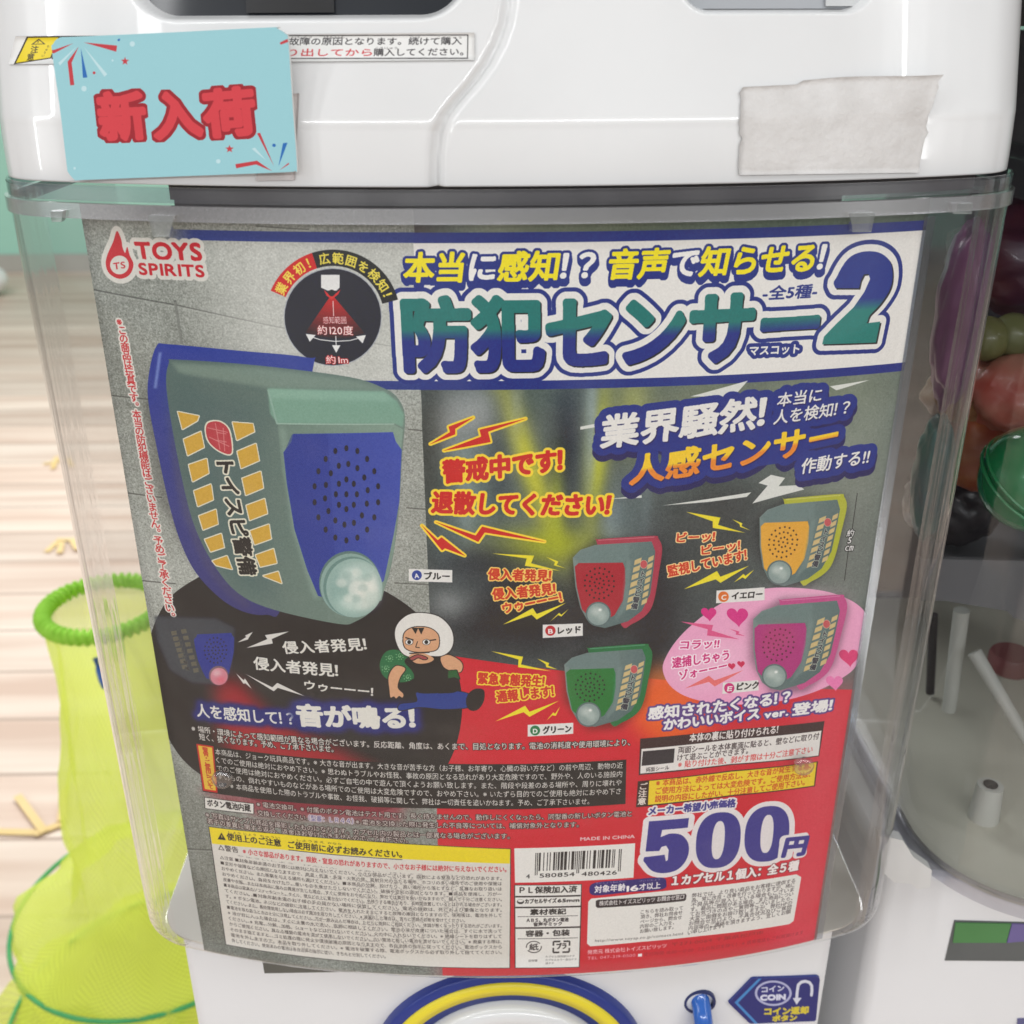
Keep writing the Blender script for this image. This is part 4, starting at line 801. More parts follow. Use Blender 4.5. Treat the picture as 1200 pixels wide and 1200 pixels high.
top = rows[-1]; tv = [p.copy() for p in top]; sharp(obj('lid_top', *prism(tv, Vector((0, 0, 0.004))), M_WHITE, lid))
# what sits inside the two openings: sheets a little in front of the recess floor
def lid_point(x, z, depth):
    k_ = lid_plan[:, 1] < 0.14; p = np.array((x, np.interp(x, lid_plan[k_, 0], lid_plan[k_, 1]) + lid_back(z) + depth)); return W(p[0], p[1], z)
def lid_patch(name, cx, cz, hx, hz, r, depth, thick, m, parent):
    xs_ = np.linspace(cx - hx, cx + hx, 24); zs_ = np.linspace(cz - hz, cz + hz, 24); rows = []
    v, f = loft([[lid_point(x, z, depth) for x in xs_] for z in zs_]); v2, f2 = loft([[lid_point(x, z, depth + thick) for x in xs_] for z in zs_])
    n = len(v); f = f + [tuple(i + n for i in q[::-1]) for q in f2]; return obj(name, v + v2, f, m, parent)
lid_patch('display_window', WIN[0], WIN[1], WIN[2] - .004, WIN[3] - .004, .03, 0.011, 0.002, M_BLACK, lid)
w2 = at_depth(347, 8, 0.10); lid_patch('display_divider', w2.x + .002, WIN[1], 0.04, WIN[3] - .006, .01, 0.008, 0.002, mat('black_divider', (0.006, 0.006, 0.007), 0.35, noise=(30, (0.01, 0.01, 0.012))), lid)
lid_patch('coin_recess_panel', GRE[0], GRE[1], GRE[2] - .004, GRE[3] - .004, .02, 0.011, 0.002, M_GREY, lid)
g3 = at_depth(985, 8, 0.10); lid_patch('recess_side_panel', g3.x + .006, GRE[1], 0.03, GRE[3] - .006, .01, 0.008, 0.002, mat('pale_recess_plastic', (0.52, 0.53, 0.53), 0.5, noise=(20, (0.56, 0.57, 0.57))), lid)

# clear case: front wall, streaky corner columns, rim, hooks, rivets
ZC0 = -1.1215
def case_rows(levels, **kw): return [[W(x, n, z) for x, n in plan(off, **kw)] for z, off in levels]
lv = [(ZL0 - 0.0035, CASE * -1)] + [(z, 0.012) for z in np.linspace(-0.17, ZC0 + 0.03, 14)] + [(ZC0 + 0.03 - 0.028 * math.sin(a), 0.012 - 0.026 * (1 - math.cos(a))) for a in np.linspace(0.25, math.pi / 2, 6)]
rows = case_rows(lv); v, f = loft(rows); f = [q[::-1] for q in f]
npl = len(rows[0]); pl = plan(0.012)
mi = [1 if abs(0.5 * (pl[q[2] % npl][0] + pl[q[3] % npl][0]) - 0.006) > 0.440 and 0.5 * (pl[q[2] % npl][1] + pl[q[3] % npl][1]) < 0.17 else 0 for q in f]
case = obj('clear_case', v, f, [M_CLEAR, M_CORNER], mach, mi=mi)
bt = [p.copy() for p in rows[-1]]; sharp(obj('case_floor', *prism(bt, Vector((0, 0, -0.0012))), M_CLEAR, case))
def rim(z0, z1, o0, o1, name, m, parent, **kw):
    r = [[W(x, n, z) for x, n in plan(o, **kw)] for z, o in ((z0, o1), (z0, o0), (z1, o0), (z1, o1), (z0, o1))]
    return sharp(obj(name, *loft(r), m, parent))
rim(ZL0 - 0.001, ZL0 - 0.0150, 0.011, 0.0125 - .0035, 'case_flange', M_RIM, case)
rim(ZL0 - 0.0170, ZL0 - 0.0310, 0.0155, 0.0125 - .003, 'case_lip', clear_mat('clear_lip_plastic', tint=(0.84, 0.84, 0.87), haze=0.30, gloss=1.0, rough=0.2), case)
def half_plan(off, x0, x1): return [p for p in plan(off) if x0 < p[0] < x1 and p[1] < 0.3]
hp = half_plan(-0.02, -0.335, 0.47)
sharp(obj('inner_top_bar', *loft([[W(x, n, z) for x, n in q] for z, q in ((-0.128, hp), (-0.1475, hp), (-0.1475, half_plan(-0.06, -0.335, 0.47)[:len(hp)]))]), M_DARK, mach))
pan = [W(x, n, ZC0 + .004) for x, n in ((-0.462, 0.55), (0.482, 0.55), (0.482, 0.56), (-0.462, 0.56))]  # added panel: gives side walls a dark reflection, stops light from behind
sharp(obj('added_dark_panel', *prism(pan, Vector((0, 0, (ZL0 - .006 - ZC0) * D))), mat('added_panel_dark', (0.035, 0.036, 0.045), 0.6, noise=(14, (0.05, 0.048, 0.06))), mach))
sharp(obj('case_tray', *prism([W(x, n, ZC0 + .003) for x, n in plan(-0.012, back=0.54)], Vector((0, 0, 0.001))), mat('cream_tray_plastic', (0.74, 0.71, 0.65), 0.45, noise=(12, (0.70, 0.67, 0.60))), mach))
def bar_piece(name, x, y, wpx, hpx, taper, m, N=-0.0165, thick=0.010):
    q = [at_depth(x - wpx / 2, y - hpx / 2, N), at_depth(x + wpx / 2, y - hpx / 2, N), at_depth(x + wpx / 2 * taper, y + hpx / 2, N), at_depth(x - wpx / 2 * taper, y + hpx / 2, N)]
    N2 = max(front(p.x) for p in q) - 0.013 - thick
    pts = [W(p.x, N2, p.z) for p in q]; return sharp(obj(name, *prism(pts, Vector((0, thick * D, 0))), m, case))
bar_piece('poster_hook', 196, 261, 30, 24, .62, M_CLIP, N=.03); bar_piece('poster_hook', 1003, 257, 30, 22, .7, M_CLIP, N=.03)
bar_piece('case_latch', 82, 247, 14, 12, .8, M_CLIP, N=.07); bar_piece('case_latch', 1113, 239, 24, 12, .9, M_CLIP, N=.07)
for x, y in ((264, 904), (938, 889)):            # round moulded studs
    s, z = (q[0] for q in hit([(x, y)])); X = s2x(s); c = W(X, front(X) - 0.012, z)
    v, f = lathe(c, [(0.0044, 0), (0.0044, 0.0012), (0.0038, 0.0022), (0.0030, 0.0026), (0.0022, 0.0018), (0.0010, 0.0016), (0.0001, 0.0017)], 28, axis='y')
    obj('moulded_stud', v, f, clear_mat('clear_stud', tint=(0.86, 0.84, 0.84), haze=0.10, gloss=1.6, bend=0.5, streak=(300, 300, 300)) if x < 500 else bpy.data.materials['clear_stud'], case)
# lower body
def bfront(X): return 0.25 * X * X
bkw = dict(half=0.456, cx=-0.002, r=0.03, front_fn=bfront, shift=0.045)
ZB0, ZB1 = -1.133, -2.2
rows = [[W(x, n, z) for x, n in plan(o, **bkw)] for z, o in ((ZB0, -0.012), (ZB0 - 0.004, -0.003), (ZB0 - 0.012, 0), (ZB1, 0))]
v, f = loft(rows[::-1]); body = obj('lower_body', v, f, M_BODY, mach)
tp = [p.copy() for p in rows[0]]; sharp(obj('body_top', *prism(tp, Vector((0, 0, -0.002))), M_BODY, body))
NB = lambda X: bfront(X - 0.004) + 0.045
def on_body(x, y):
    N = 0.05
    for _ in range(8): p = at_depth(x, y, N); N = NB(p.x)
    return p
def stick_solid(name, pts, proud, m, parent, thick=0.004, uv=None):   # flat-ish piece standing on the lower body
    P = [on_body(*q) for q in pts]; o = [W(p.x, NB(p.x) - proud, p.z) for p in P]; return sharp(obj(name, *prism(o, Vector((0, thick, 0))), m, parent))
def stick_quad(name, q4, proud, m, parent, onf, nbf, thick=0.006, nx=18, ny=4):   # patch that follows the curved body front
    rows = []; rows2 = []; q4 = np.array(q4, float)
    for j in range(ny + 1):
        r = []; r2 = []
        for i in range(nx + 1):
            u, v = i / nx, j / ny; p = onf(*((q4[0] * (1 - u) + q4[1] * u) * (1 - v) + (q4[3] * (1 - u) + q4[2] * u) * v)); r.append(W(p.x, nbf(p.x) - proud, p.z)); r2.append(W(p.x, nbf(p.x) - proud + thick, p.z))
        rows.append(r); rows2.append(r2)
    v, f = loft(rows); v2, f2 = loft(rows2); n = len(v); w_ = nx + 1
    per = [i for i in range(w_)] + [j * w_ + nx for j in range(1, ny + 1)] + [ny * w_ + i for i in range(nx - 1, -1, -1)] + [j * w_ for j in range(ny - 1, 0, -1)]
    f = f + [tuple(i + n for i in q[::-1]) for q in f2] + [(per[i], per[(i + 1) % len(per)], per[(i + 1) % len(per)] + n, per[i] + n) for i in range(len(per))]
    return sharp(obj(name, v + v2, f, m, parent))
# dial
dc = on_body(597, 1252); R0 = (on_body(749, 1326).x - on_body(445, 1326).x) / 2 * 1.28 * D; Rs = 0.0745
C = W(dc.x, NB(dc.x), dc.z); k = 0.0705
dial = obj('turning_dial', *lathe(C, [(0.05094, -0.004), (0.05094, 0.006), (0.04971, 0.009), (0.04482, 0.0105), (0.04075, 0.0095), (0.03830, 0.006), (0.02445, 0.005), (0.02323, 0.016), (0.02119, 0.018), (0.00008, 0.018)], 64, axis='y'), M_WHITE, mach)
dial_blue = obj('dial_surround', *lathe(C, [(0.06805, -0.004), (0.06805, 0.0030), (0.06724, 0.004), (0.05175, 0.004), (0.05134, -0.004)], 80, axis='y'), M_BLUE, dial)
obj('dial_stripe', *lathe(C, [(0.06316, 0.0036), (0.06316, 0.0052), (0.05624, 0.0052), (0.05624, 0.0036)], 80, a0=math.radians(10), a1=math.radians(170), axis='y'), M_YEL, dial)
# slot near the top of the body, coin lever, coin label
stick_quad('top_slot', [(283, 1106), (420, 1112), (420, 1138), (285, 1140.5)], 0.0010, M_DGREY, body, on_body, NB)
lp = on_body(820, 1174); LC = W(lp.x, NB(lp.x), lp.z)
sharp(obj('lever_well', *lathe(LC, [(0.0078, -0.003), (0.0078, 0.0008), (0.0066, 0.0010), (0.0060, -0.004), (0.0001, -0.004)], 36, axis='y'), mat('dark_blue_well', (0.01, 0.02, 0.10), 0.3, noise=(30, (0.012, 0.03, 0.14))), body))
lr = [[LC + Vector((sx * w, -y, z)) for sx in (-1, 1)] for y, z, w in ()]
v, f = tube([LC + Vector((0, 0.004, 0.0015)), LC + Vector((0.0005, -0.003, -0.001)), LC + Vector((0.0012, -0.007, -0.007)), LC + Vector((0.0018, -0.008, -0.016)), LC + Vector((0.0022, -0.008, -0.030))], 0.0046, 14)
obj('coin_return_lever', v, f, M_LEVER, mach)

# ------------------------------------------------------------------ printed labels, card, tape
def quad_mapper(P4, w, h):                       # photo quad -> texture pixels (projective)
    src = [(0, 0), (w, 0), (w, h), (0, h)]; Am = []; bm_ = []
    for (x, y), (u, v) in zip(P4, src):
        Am += [[x, y, 1, 0, 0, 0, -u * x, -u * y], [0, 0, 0, x, y, 1, -v * x, -v * y]]; bm_ += [u, v]
    H = np.append(np.linalg.solve(np.array(Am, float), np.array(bm_, float)), 1).reshape(3, 3)
    def f(P):
        q = np.c_[np.asarray(P, float), np.ones(len(P))] @ H.T; return q[:, :2] / q[:, 2:]
    return f, np.linalg.inv(H)
# new-arrival card
CQ = [(61, 41), (338, 32), (349, 201), (80, 213)]
cm, cH = quad_mapper(CQ, 1100, 690)
A = Art(1100, 690, cm, (150, 200, 208))
z = Z(60, 20, 4); CR, CB, CWt = (190, 58, 66), (40, 104, 176), (188, 218, 224)
for q, c in (([(160, 118), (322, 132), (318, 160)], CR), ([(110, 122), (0, 158), (8, 172)], CR), ([(135, 138), (80, 208), (92, 318), (112, 316), (100, 212)], CR), ([(146, 145), (155, 282), (177, 280)], CB), ([(160, 138), (260, 275), (274, 264)], CWt), ([(128, 135), (34, 214), (42, 226)], CWt),
             ([(1074, 118), (1108, 102), (1112, 116), (1078, 128)], CR), ([(974, 542), (988, 540), (1050, 698)], CR), ([(1070, 700), (1090, 590), (1110, 588)], CB), ([(950, 615), (965, 610), (1016, 672)], CWt), ([(876, 688), (974, 672), (1042, 722), (970, 690), (880, 708)], CR), ([(1074, 718), (1116, 682), (1117, 690)], CR)):
    A.poly(z(q), c)
for x, y, r, c in ((395, 124, 3, CWt), (160, 332, 3.2, CWt), (330, 106, 1.5, CB), (210, 258, 1.7, CR), (1050, 600, 2, CB), (798, 674, 2.6, CWt), (110, 708, 1.5, CWt), (300, 200, 1.2, CWt)): p = z([(x, y)])[0]; A.ell(p[0], p[1], r, r, c)
for x, y in ((360, 203), (850, 615)):
    t = np.arange(10) * math.pi / 5 - math.pi / 2; r = np.where(np.arange(10) % 2 == 0, 20, 8.5); A.poly(z(np.stack([x + r * np.cos(t), y + r * np.sin(t)], 1)), CR)
for ch, x, y, s_ in (('新', 344, 457, 58), ('入', 604, 449, 58), ('荷', 850, 440, 60)):
    A.char(ch, z([(x, y)])[0], s_, -0.03, (206, 64, 72), bold=3.0, strokes=[(4.1, (152, 34, 44))])
A.c += (rng.normal(0, 0.006, A.c.shape[:2]))[..., None].astype(np.float32)
CARD_IMG = A.image('card_print')
def card_plane():
    # stands off the lid: vertical-ish plane touching the lid near the card's lower edge
    xa, xb = -0.44, -0.22; na, nb = front(xa), front(xb)
    return Vector((xa, na - 0.015, 0)), Vector((xb - xa, nb - na, 0)), Vector((0, 0.10, 1.0))
c0, ca, cb = card_plane(); cn = ca.cross(cb).normalized(); c0 = c0 + Vector((0, 0, ZL0))
def on_card(x, y):
    d = Vector(rays((x, y))[0]); o = Vector((-X0, -1, 0)); t = (c0 - o).dot(cn) / d.dot(cn); return o + d * t
out = smooth([(61, 61), (62, 52), (70, 44), (90, 43), (200, 38), (318, 32), (324, 33), (335, 40), (338, 50), (343, 125), (348, 195), (345, 200), (330, 202), (200, 207), (95, 211), (88, 211), (80, 202), (78, 192), (70, 125)], 3)
P = [on_card(*q) for q in out]; nrm = -cn if cn.y > 0 else cn
fv = [W(p.x, p.y, p.z) for p in P]; bv = [W(*(p - nrm * 0.003)) for p in P]; n = len(P)
faces = [tuple(range(n)), tuple(range(2 * n - 1, n - 1, -1))] + [(i, n + i, n + (i + 1) % n, (i + 1) % n) for i in range(n)]
tx = cm(out); uv = np.stack([tx[:, 0] / 1100, 1 - tx[:, 1] / 690], 1)
o = obj('shop_card', fv + bv, faces, [image_mat('card_print', CARD_IMG, 0.42, 0.3), M_BACKP], smooth_=False, uv=np.concatenate([uv, uv]), mi=[0, 1] + [1] * n)
_card = o; tag(o, 'pale blue card with red characters and firework streaks, taped to the white lid', 'card')

# pieces that follow the lid skin
from mathutils.bvhtree import BVHTree
_lm = lid.data; LID_TREE = BVHTree.FromPolygons([v.co[:] for v in _lm.vertices], [tuple(p.vertices) for p in _lm.polygons])
CAM = Vector((-X0 * D, -D, HC))
def on_lid(x, y, proud=0.0):
    h = LID_TREE.ray_cast(CAM, Vector(rays((x, y))[0]).normalized()); return h[0], (h[1] if h[1].y < 0 else -h[1])
def lid_sheet(name, P4, m, nx, ny, thick, proud, parent=None, uvs=True, lift=None, ragged=None):
    mp_, H = quad_mapper(P4, 1, 1); rows = []; rows2 = []; uv = []
    for j in range(ny + 1):
        r = []; r2 = []
        for i in range(nx + 1):
            u, v = i / nx, j / ny; uu, vv = (u, v) if ragged is None else ragged(u, v)
            q = H @ np.array((uu, vv, 1)); p, nn_ = on_lid(q[0] / q[2], q[1] / q[2]); l = lift(u, v) if lift else 0
            r.append(p + nn_ * (proud + thick + l) * D); r2.append(p + nn_ * (proud + l) * D); uv.append((u, 1 - v))
        rows.append(r); rows2.append(r2)
    v, f = loft(rows); v2, f2 = loft(rows2); n = len(v); w_ = nx + 1
    per = [i for i in range(w_)] + [j * w_ + nx for j in range(1, ny + 1)] + [ny * w_ + i for i in range(nx - 1, -1, -1)] + [j * w_ for j in range(ny - 1, 0, -1)]
    f = f + [tuple(i + n for i in q[::-1]) for q in f2] + [(per[i], per[(i + 1) % len(per)], per[(i + 1) % len(per)] + n, per[i] + n) for i in range(len(per))]
    return obj(name, v + v2, f, m, parent, uv=uv + uv)
lid_sheet('backing_tape', [(322, 112), (351, 110), (346, 211), (300, 212)], mat('pinkish_tape', (0.66, 0.60, 0.585), 0.6, noise=(60, (0.72, 0.68, 0.67))), 10, 10, 0.0008, 0.0010, _card)
rr = np.random.default_rng(3); jag = [rr.normal(0, 1) for _ in range(40)]
o = lid_sheet('paper_tape', [(868, 103), (1094, 92), (1075, 202), (865, 205)], M_PAPER, 30, 16, 0.0012, 0.0014,
              lift=lambda u, v: 0.022 * max(0, u - 0.45) ** 1.3 * max(0, 0.42 - v) ** 0.8 * 2, ragged=lambda u, v: (u + (0.004 * jag[int(v * 16) % 40] if u > 0.96 or u < 0.04 else 0), v + (0.05 * math.sin(u * 3.1) ** 2 * -(1 - v) if u > .3 else 0)))
tag(o, 'blank strip of off-white paper tape curling up on the lid', 'tape')
# caution strip
SQ = [(20, 43), (556, 39), (556, 71), (12, 76)]
sm, sH = quad_mapper(SQ, 1800, 108); A = Art(1800, 108, sm, (228, 228, 226))
A.poly([(33, 43.5), (72, 43), (62, 69), (18, 76)], (46, 42, 36)); A.poly([(34.5, 45), (70, 44.5), (60.5, 68), (20.5, 74.4)], (232, 208, 40))
A.poly([(47, 46), (55, 52.5), (38, 53)], (60, 54, 30)); A.poly([(47, 47.6), (52.4, 51.8), (41, 52.1)], (232, 208, 40)); A.line((46.5, 48.5), (46, 51), 1, (60, 54, 30))
A.char('注', (42, 58.5), 9, -.05, (52, 46, 34), bold=.3); A.char('意', (37.5, 67.5), 9, -.05, (52, 46, 34), bold=.3); A.vtext('ちゅうい', (58, 55), (52, 66), 3.4, (52, 46, 34))
A.poly([(72, 43), (549, 41.2), (548.5, 69.6), (62, 70)], (38, 36, 38)); A.poly([(74, 44.2), (547.8, 42.4), (547.4, 68.4), (64, 69)], (228, 228, 226))
A.text('故障の原因となります。続けて購入', (339, 53.6), (541, 53), 8.4, (46, 44, 46), bold=.3); A.text('こしょう　　げんいん　　　　　　　　　　　　つづ　　　こうにゅう', (343, 45.4), (541, 46.2), 2.8, (80, 76, 76), bold=.1)
A.text('り出してから', (338, 66.6), (436, 66.4), 8.6, (196, 48, 56), bold=.3); A.text('購入してください。', (438, 66.4), (543, 65.5), 8.6, (46, 44, 46), bold=.3); A.text('こうにゅう', (440, 58.4), (466, 58.4), 2.6, (80, 76, 76), bold=.1)
lid_sheet('caution_sticker', SQ, image_mat('caution_print', A.image('caution_print'), 0.35, 0.4), 60, 4, 0.0006, 0.0012, lid)
# coin label
LQ = [(852, 1141), (963, 1141), (958, 1199), (852, 1201)]
lm, lH = quad_mapper(LQ, 720, 390); A = Art(720, 390, lm, (228, 228, 230))
z = Z(820, 1120, 6.667); LB = (42, 46, 116)
outl = smooth(z([(222, 355), (400, 172), (420, 166), (910, 150), (930, 158), (934, 175), (905, 485), (895, 498), (400, 518), (385, 515)]), 1)
A.poly(outl, LB); A.poly(z([(268, 352), (455, 166), (480, 166), (296, 355), (450, 514), (424, 516)]), (70, 136, 200))
A.ell(*z([(570, 280)])[0], 21.5, 15, (176, 178, 212)); A.ell(*z([(570, 280)])[0], 18.8, 12.6, (48, 50, 122))
A.text('コイン', *z([(482, 276), (655, 262)]), 7, (200, 202, 224), bold=.5); A.text('COIN', *z([(472, 336), (662, 328)]), 7.6, (214, 216, 234), bold=.8, base=0)
pts = z([(752, 320), (757, 260), (765, 215), (790, 192), (822, 186), (852, 196), (870, 222), (872, 260), (868, 295)])
for a, b in zip(pts[:-1], pts[1:]): A.line(a, b, 3.4, (214, 216, 230)); A.ell(b[0], b[1], 1.7, 1.7, (214, 216, 230), n=12)
A.poly(z([(722, 318), (792, 316), (752, 370)]), (214, 216, 230))
A.text('コイン返却', *z([(502, 450), (842, 438)]), 8, (214, 196, 60), bold=.7); A.text('ボタン', *z([(566, 500), (752, 492)]), 6.6, (214, 196, 60), bold=.7)
COIN_IMG = A.image('coin_print')
P = [on_body(*q) for q in outl]; fv = [W(p.x, NB(p.x) - 0.0030, p.z) for p in P]; bv = [W(p.x, NB(p.x) + 0.001, p.z) for p in P]; n = len(P); tx = lm(outl); uv = np.stack([tx[:, 0] / 720, 1 - tx[:, 1] / 390], 1)
obj('coin_label', fv + bv, [tuple(range(n)), tuple(range(2 * n - 1, n - 1, -1))] + [(i, n + i, n + (i + 1) % n, (i + 1) % n) for i in range(n)], [image_mat('coin_print', COIN_IMG, 0.3), M_BLUE], body, smooth_=False, uv=np.concatenate([uv, uv]), mi=[0, 1] + [1] * n)

# poster sheet: curved like the case front, real thickness
nx, nz_ = 60, 24; rows = []; rows2 = []; uv = []
for j in range(nz_ + 1):
    zz = ZT + (ZB - ZT) * j / nz_; r = []; r2 = []
    for i in range(nx + 1):
        s = SL + (SR - SL) * i / nx; X = s2x(s); r.append(W(X, front(X), zz)); r2.append(W(X, front(X) + 0.0015, zz)); uv.append((i / nx, 1 - j / nz_))
    rows.append(r); rows2.append(r2)
v, f = loft(rows); v2, f2 = loft(rows2); n = len(v); w_ = nx + 1; nf = len(f)
per = [i for i in range(w_)] + [j * w_ + nx for j in range(1, nz_ + 1)] + [nz_ * w_ + i for i in range(nx - 1, -1, -1)] + [j * w_ for j in range(nz_ - 1, 0, -1)]
f = f + [tuple(i + n for i in q[::-1]) for q in f2] + [(per[i], per[(i + 1) % len(per)], per[(i + 1) % len(per)] + n, per[i] + n) for i in range(len(per))]
o = obj('poster', v + v2, f, [M_POSTER, M_BACKP], uv=uv + uv, mi=[0] * nf + [1] * (len(f) - nf))
_post = o; sl_ = [(s2x(s_), front(s2x(s_))) for s_ in np.linspace(SR - .004, SR + .0085, 5)]
obj('clear_sleeve', *loft([[W(x, n - .0014, z) for x, n in sl_] for z in (ZB, -0.168)] + [[W(x, n - .0004, z) for x, n in sl_] for z in (-0.168, ZB)]), clear_mat('sleeve_film', tint=(0.72, 0.76, 0.82), haze=0.10, gloss=1.0, rough=0.2), _post)
tag(o, 'printed advertising poster for toy alarm sensors, curved inside the clear case front', 'poster')

# ------------------------------------------------------------------ neighbouring machine on the right
mach2 = thing('capsule_machine', 'second capsule toy machine at the right edge, rounded clear case holding loose toys', 'capsule machine', (1.08 * D, 0.6 * D, 0))
M_CREAM = mat('cream_base_plastic', (0.62, 0.60, 0.50), 0.4, noise=(10, (0.56, 0.55, 0.46)))
M_SHADE = mat('painted_shade', (0.035, 0.036, 0.045), 0.6, noise=(14, (0.055, 0.05, 0.065)))
M_CASE2 = clear_mat('clear_neighbour_case', tint=(0.90, 0.91, 0.92), haze=0.012, gloss=0.9)
def nfront(X): return 0.45 * X * X
nkw = dict(half=0.47, cx=1.045, front_fn=nfront, shift=0.0, x1=0.34, back=0.95)
ZN0 = -1.075
rows = [[W(x, n, z) for x, n in plan(o, **nkw)] for z, o in [(0.0, 0), (-0.4, 0), (-0.8, 0), (ZN0 + .02, 0), (ZN0 + .006, -.004), (ZN0, -.014)]]
c2 = obj('clear_case', *loft(rows[::-1]), M_CASE2, mach2)
rim(ZN0 + 0.012, ZN0 - 0.006, 0.012, -0.006, 'case_lip', M_RIM, c2, **nkw)
disc_ = [W(x, n, ZN0 + 0.004) for x, n in plan(-0.015, **nkw)]
sharp(obj('case_floor', *prism(disc_, Vector((0, 0, -0.004))), M_CREAM, c2))
hood = [W(x, n, 0.0) for x, n in plan(-0.004, **nkw)]; sharp(obj('lid', *prism(hood, Vector((0, 0, 0.09))), M_DARK, mach2))
bkx = [W(x, n, 0) for x, n in ((0.60, 0.90), (1.5, 0.90), (1.5, 0.94), (0.60, 0.94))]  # dark sheet: the unlit depth of the case is put in as colour
sharp(obj('shade_panel', *prism([p + Vector((0, 0, (ZN0 + .006) * D)) for p in bkx], Vector((0, 0, -ZN0 * D - .004))), M_SHADE, mach2))
blocker = [p for p in plan(-0.016, **nkw) if p[0] > 0.86 and p[1] < 0.2]  # unseen sheet, added to keep front light out of this case
sharp(obj('light_blocker_sheet', *loft([[W(x, n, z) for x, n in blocker] for z in (-0.06, -1.04)] + [[W(x, n + .002, z) for x, n in blocker] for z in (-1.04, -0.06)] + [[W(x, n, -0.06) for x, n in blocker]]), M_BACKP, c2))
b2 = dict(half=0.516, cx=1.045, front_fn=bfront, shift=0.085, r=0.03, back=0.95)
rows = [[W(x, n, z) for x, n in plan(o, **b2)] for z, o in ((ZN0 - .010, -0.012), (ZN0 - .014, -0.003), (ZN0 - .022, 0), (ZB1, 0))]
body2 = obj('lower_body', *loft(rows[::-1]), M_BODY, mach2)
sharp(obj('body_top', *prism([p.copy() for p in rows[0]], Vector((0, 0, -0.002))), M_BODY, body2))
NB2 = lambda X: bfront(X - 1.045) + 0.085
def on_body2(x, y):
    N = 0.1
    for _ in range(8): p = at_depth(x, y, N); N = NB2(p.x)
    return p
def stick2(name, pts, proud, m, thick=0.004, parent=None):
    P = [on_body2(*q) for q in pts]; o = [W(p.x, NB2(p.x) - proud, p.z) for p in P]; return sharp(obj(name, *prism(o, Vector((0, thick, 0))), m, parent or body2))
sq2 = lambda n, q, pr, m, par: stick_quad(n, q, pr, m, par, on_body2, NB2)
slot = sq2('vending_slot', [(1118, 1078), (1260, 1082), (1260, 1126), (1107, 1125)], 0.0012, mat('slot_grey', (0.10, 0.11, 0.11), 0.4, noise=(20, (0.13, 0.14, 0.14))), body2)
sq2('green_print', [(1119, 1080), (1184, 1081), (1178, 1103), (1116, 1103)], 0.0030, mat('green_print', (0.07, 0.22, 0.07), 0.4, noise=(20, (0.09, 0.26, 0.09))), slot)
sq2('violet_print', [(1185, 1081), (1258, 1084), (1258, 1096), (1179, 1103)], 0.0030, mat('violet_print', (0.14, 0.11, 0.30), 0.4, noise=(20, (0.17, 0.14, 0.34))), slot)
sq2('lower_print', [(1192, 1193), (1260, 1192), (1260, 1230), (1190, 1230)], 0.0022, mat('navy_print', (0.10, 0.10, 0.24), 0.4, noise=(20, (0.12, 0.12, 0.26))), body2)
def nat(x, y, N): p = at_depth(x, y, N); return W(p.x, p.y, p.z)
# latch between the machines
P = [nat(x, y, 0.105) for x, y in ((1030, 978), (1058, 985), (1070, 1004), (1092, 1020), (1090, 1040), (1076, 1042), (1068, 1036), (1048, 1034), (1034, 1022))]
sharp(obj('case_latch', *prism(P, Vector((0, 0.006, 0))), mat('latch_white', (0.62, 0.62, 0.61), 0.35, noise=(30, (0.66, 0.66, 0.65))), mach2))
# hopper tray and posts inside
tz = nat(1130, 690, 0.40)
P = [nat(1076, 640, 0.34), nat(1120, 632, 0.5), nat(1290, 640, 0.5), nat(1290, 712, 0.34), nat(1190, 722, 0.32), nat(1082, 700, 0.32)]
zt = sum((p.z for p in P)) / len(P); P = [Vector((p.x, p.y, zt)) for p in (nat(1076, 640, 0.60), nat(1290, 640, 0.60), nat(1330, 716, 0.33), nat(1078, 706, 0.33))]
M_TRAY = mat('grey_tray', (0.17, 0.17, 0.18), 0.5, noise=(12, (0.20, 0.20, 0.21)))
sharp(obj('hopper_tray', *prism(P, Vector((0, 0, -0.004))), M_TRAY, mach2))
sharp(obj('hopper_apron', *prism([nat(1078, 655, 0.325), nat(1330, 660, 0.325), nat(1330, 760, 0.325), nat(1188, 724, 0.325), nat(1180, 716, 0.325), nat(1082, 700, 0.325)], Vector((0, 0.003, 0))), M_TRAY, mach2))
M_POST = mat('white_post_plastic', (0.55, 0.55, 0.50), 0.45, noise=(25, (0.60, 0.60, 0.55)))
def rod(name, a, b, r0, r1, m, hole=False):
    n = 6; path = [a + (b - a) * i / n for i in range(n + 1)]; o = obj(name, *tube(path, r0, 18, rad=lambda i: r0 + (r1 - r0) * i / n), m, mach2); return sharp(o)
rod('support_post', nat(1127, 715, 0.42), nat(1112, 832, 0.42), 0.0042, 0.0038, M_POST)
rod('chute_arm', nat(1142, 764, 0.38), nat(1205, 870, 0.30), 0.0038, 0.0030, M_POST)
d_ = rays((1152, 958))[0]; t_ = (ZN0 + .004) / d_[2]; pb = W(-X0 + t_ * d_[0], -1 + t_ * d_[1], ZN0 + .004); pc = pb + Vector((0, 0, 0.021))
rod('peg', pb, pc, 0.0078, 0.0064, M_POST)
sharp(obj('peg_hole', *lathe(pc + Vector((0, 0, 0.0002)), [(0.0036, 0), (0.0036, 0.0006), (0.0001, 0.0006)], 20), M_BLACK, mach2))
sharp(obj('red_valve', *lathe(nat(1185, 775, 0.52), [(0.0001, 0.006), (0.012, 0.006), (0.013, 0.004), (0.013, -0.004), (0.011, -0.006), (0.0001, -0.006)], 24), mat('dull_red', (0.16, 0.03, 0.035), 0.4, noise=(30, (0.2, 0.04, 0.045))), mach2))
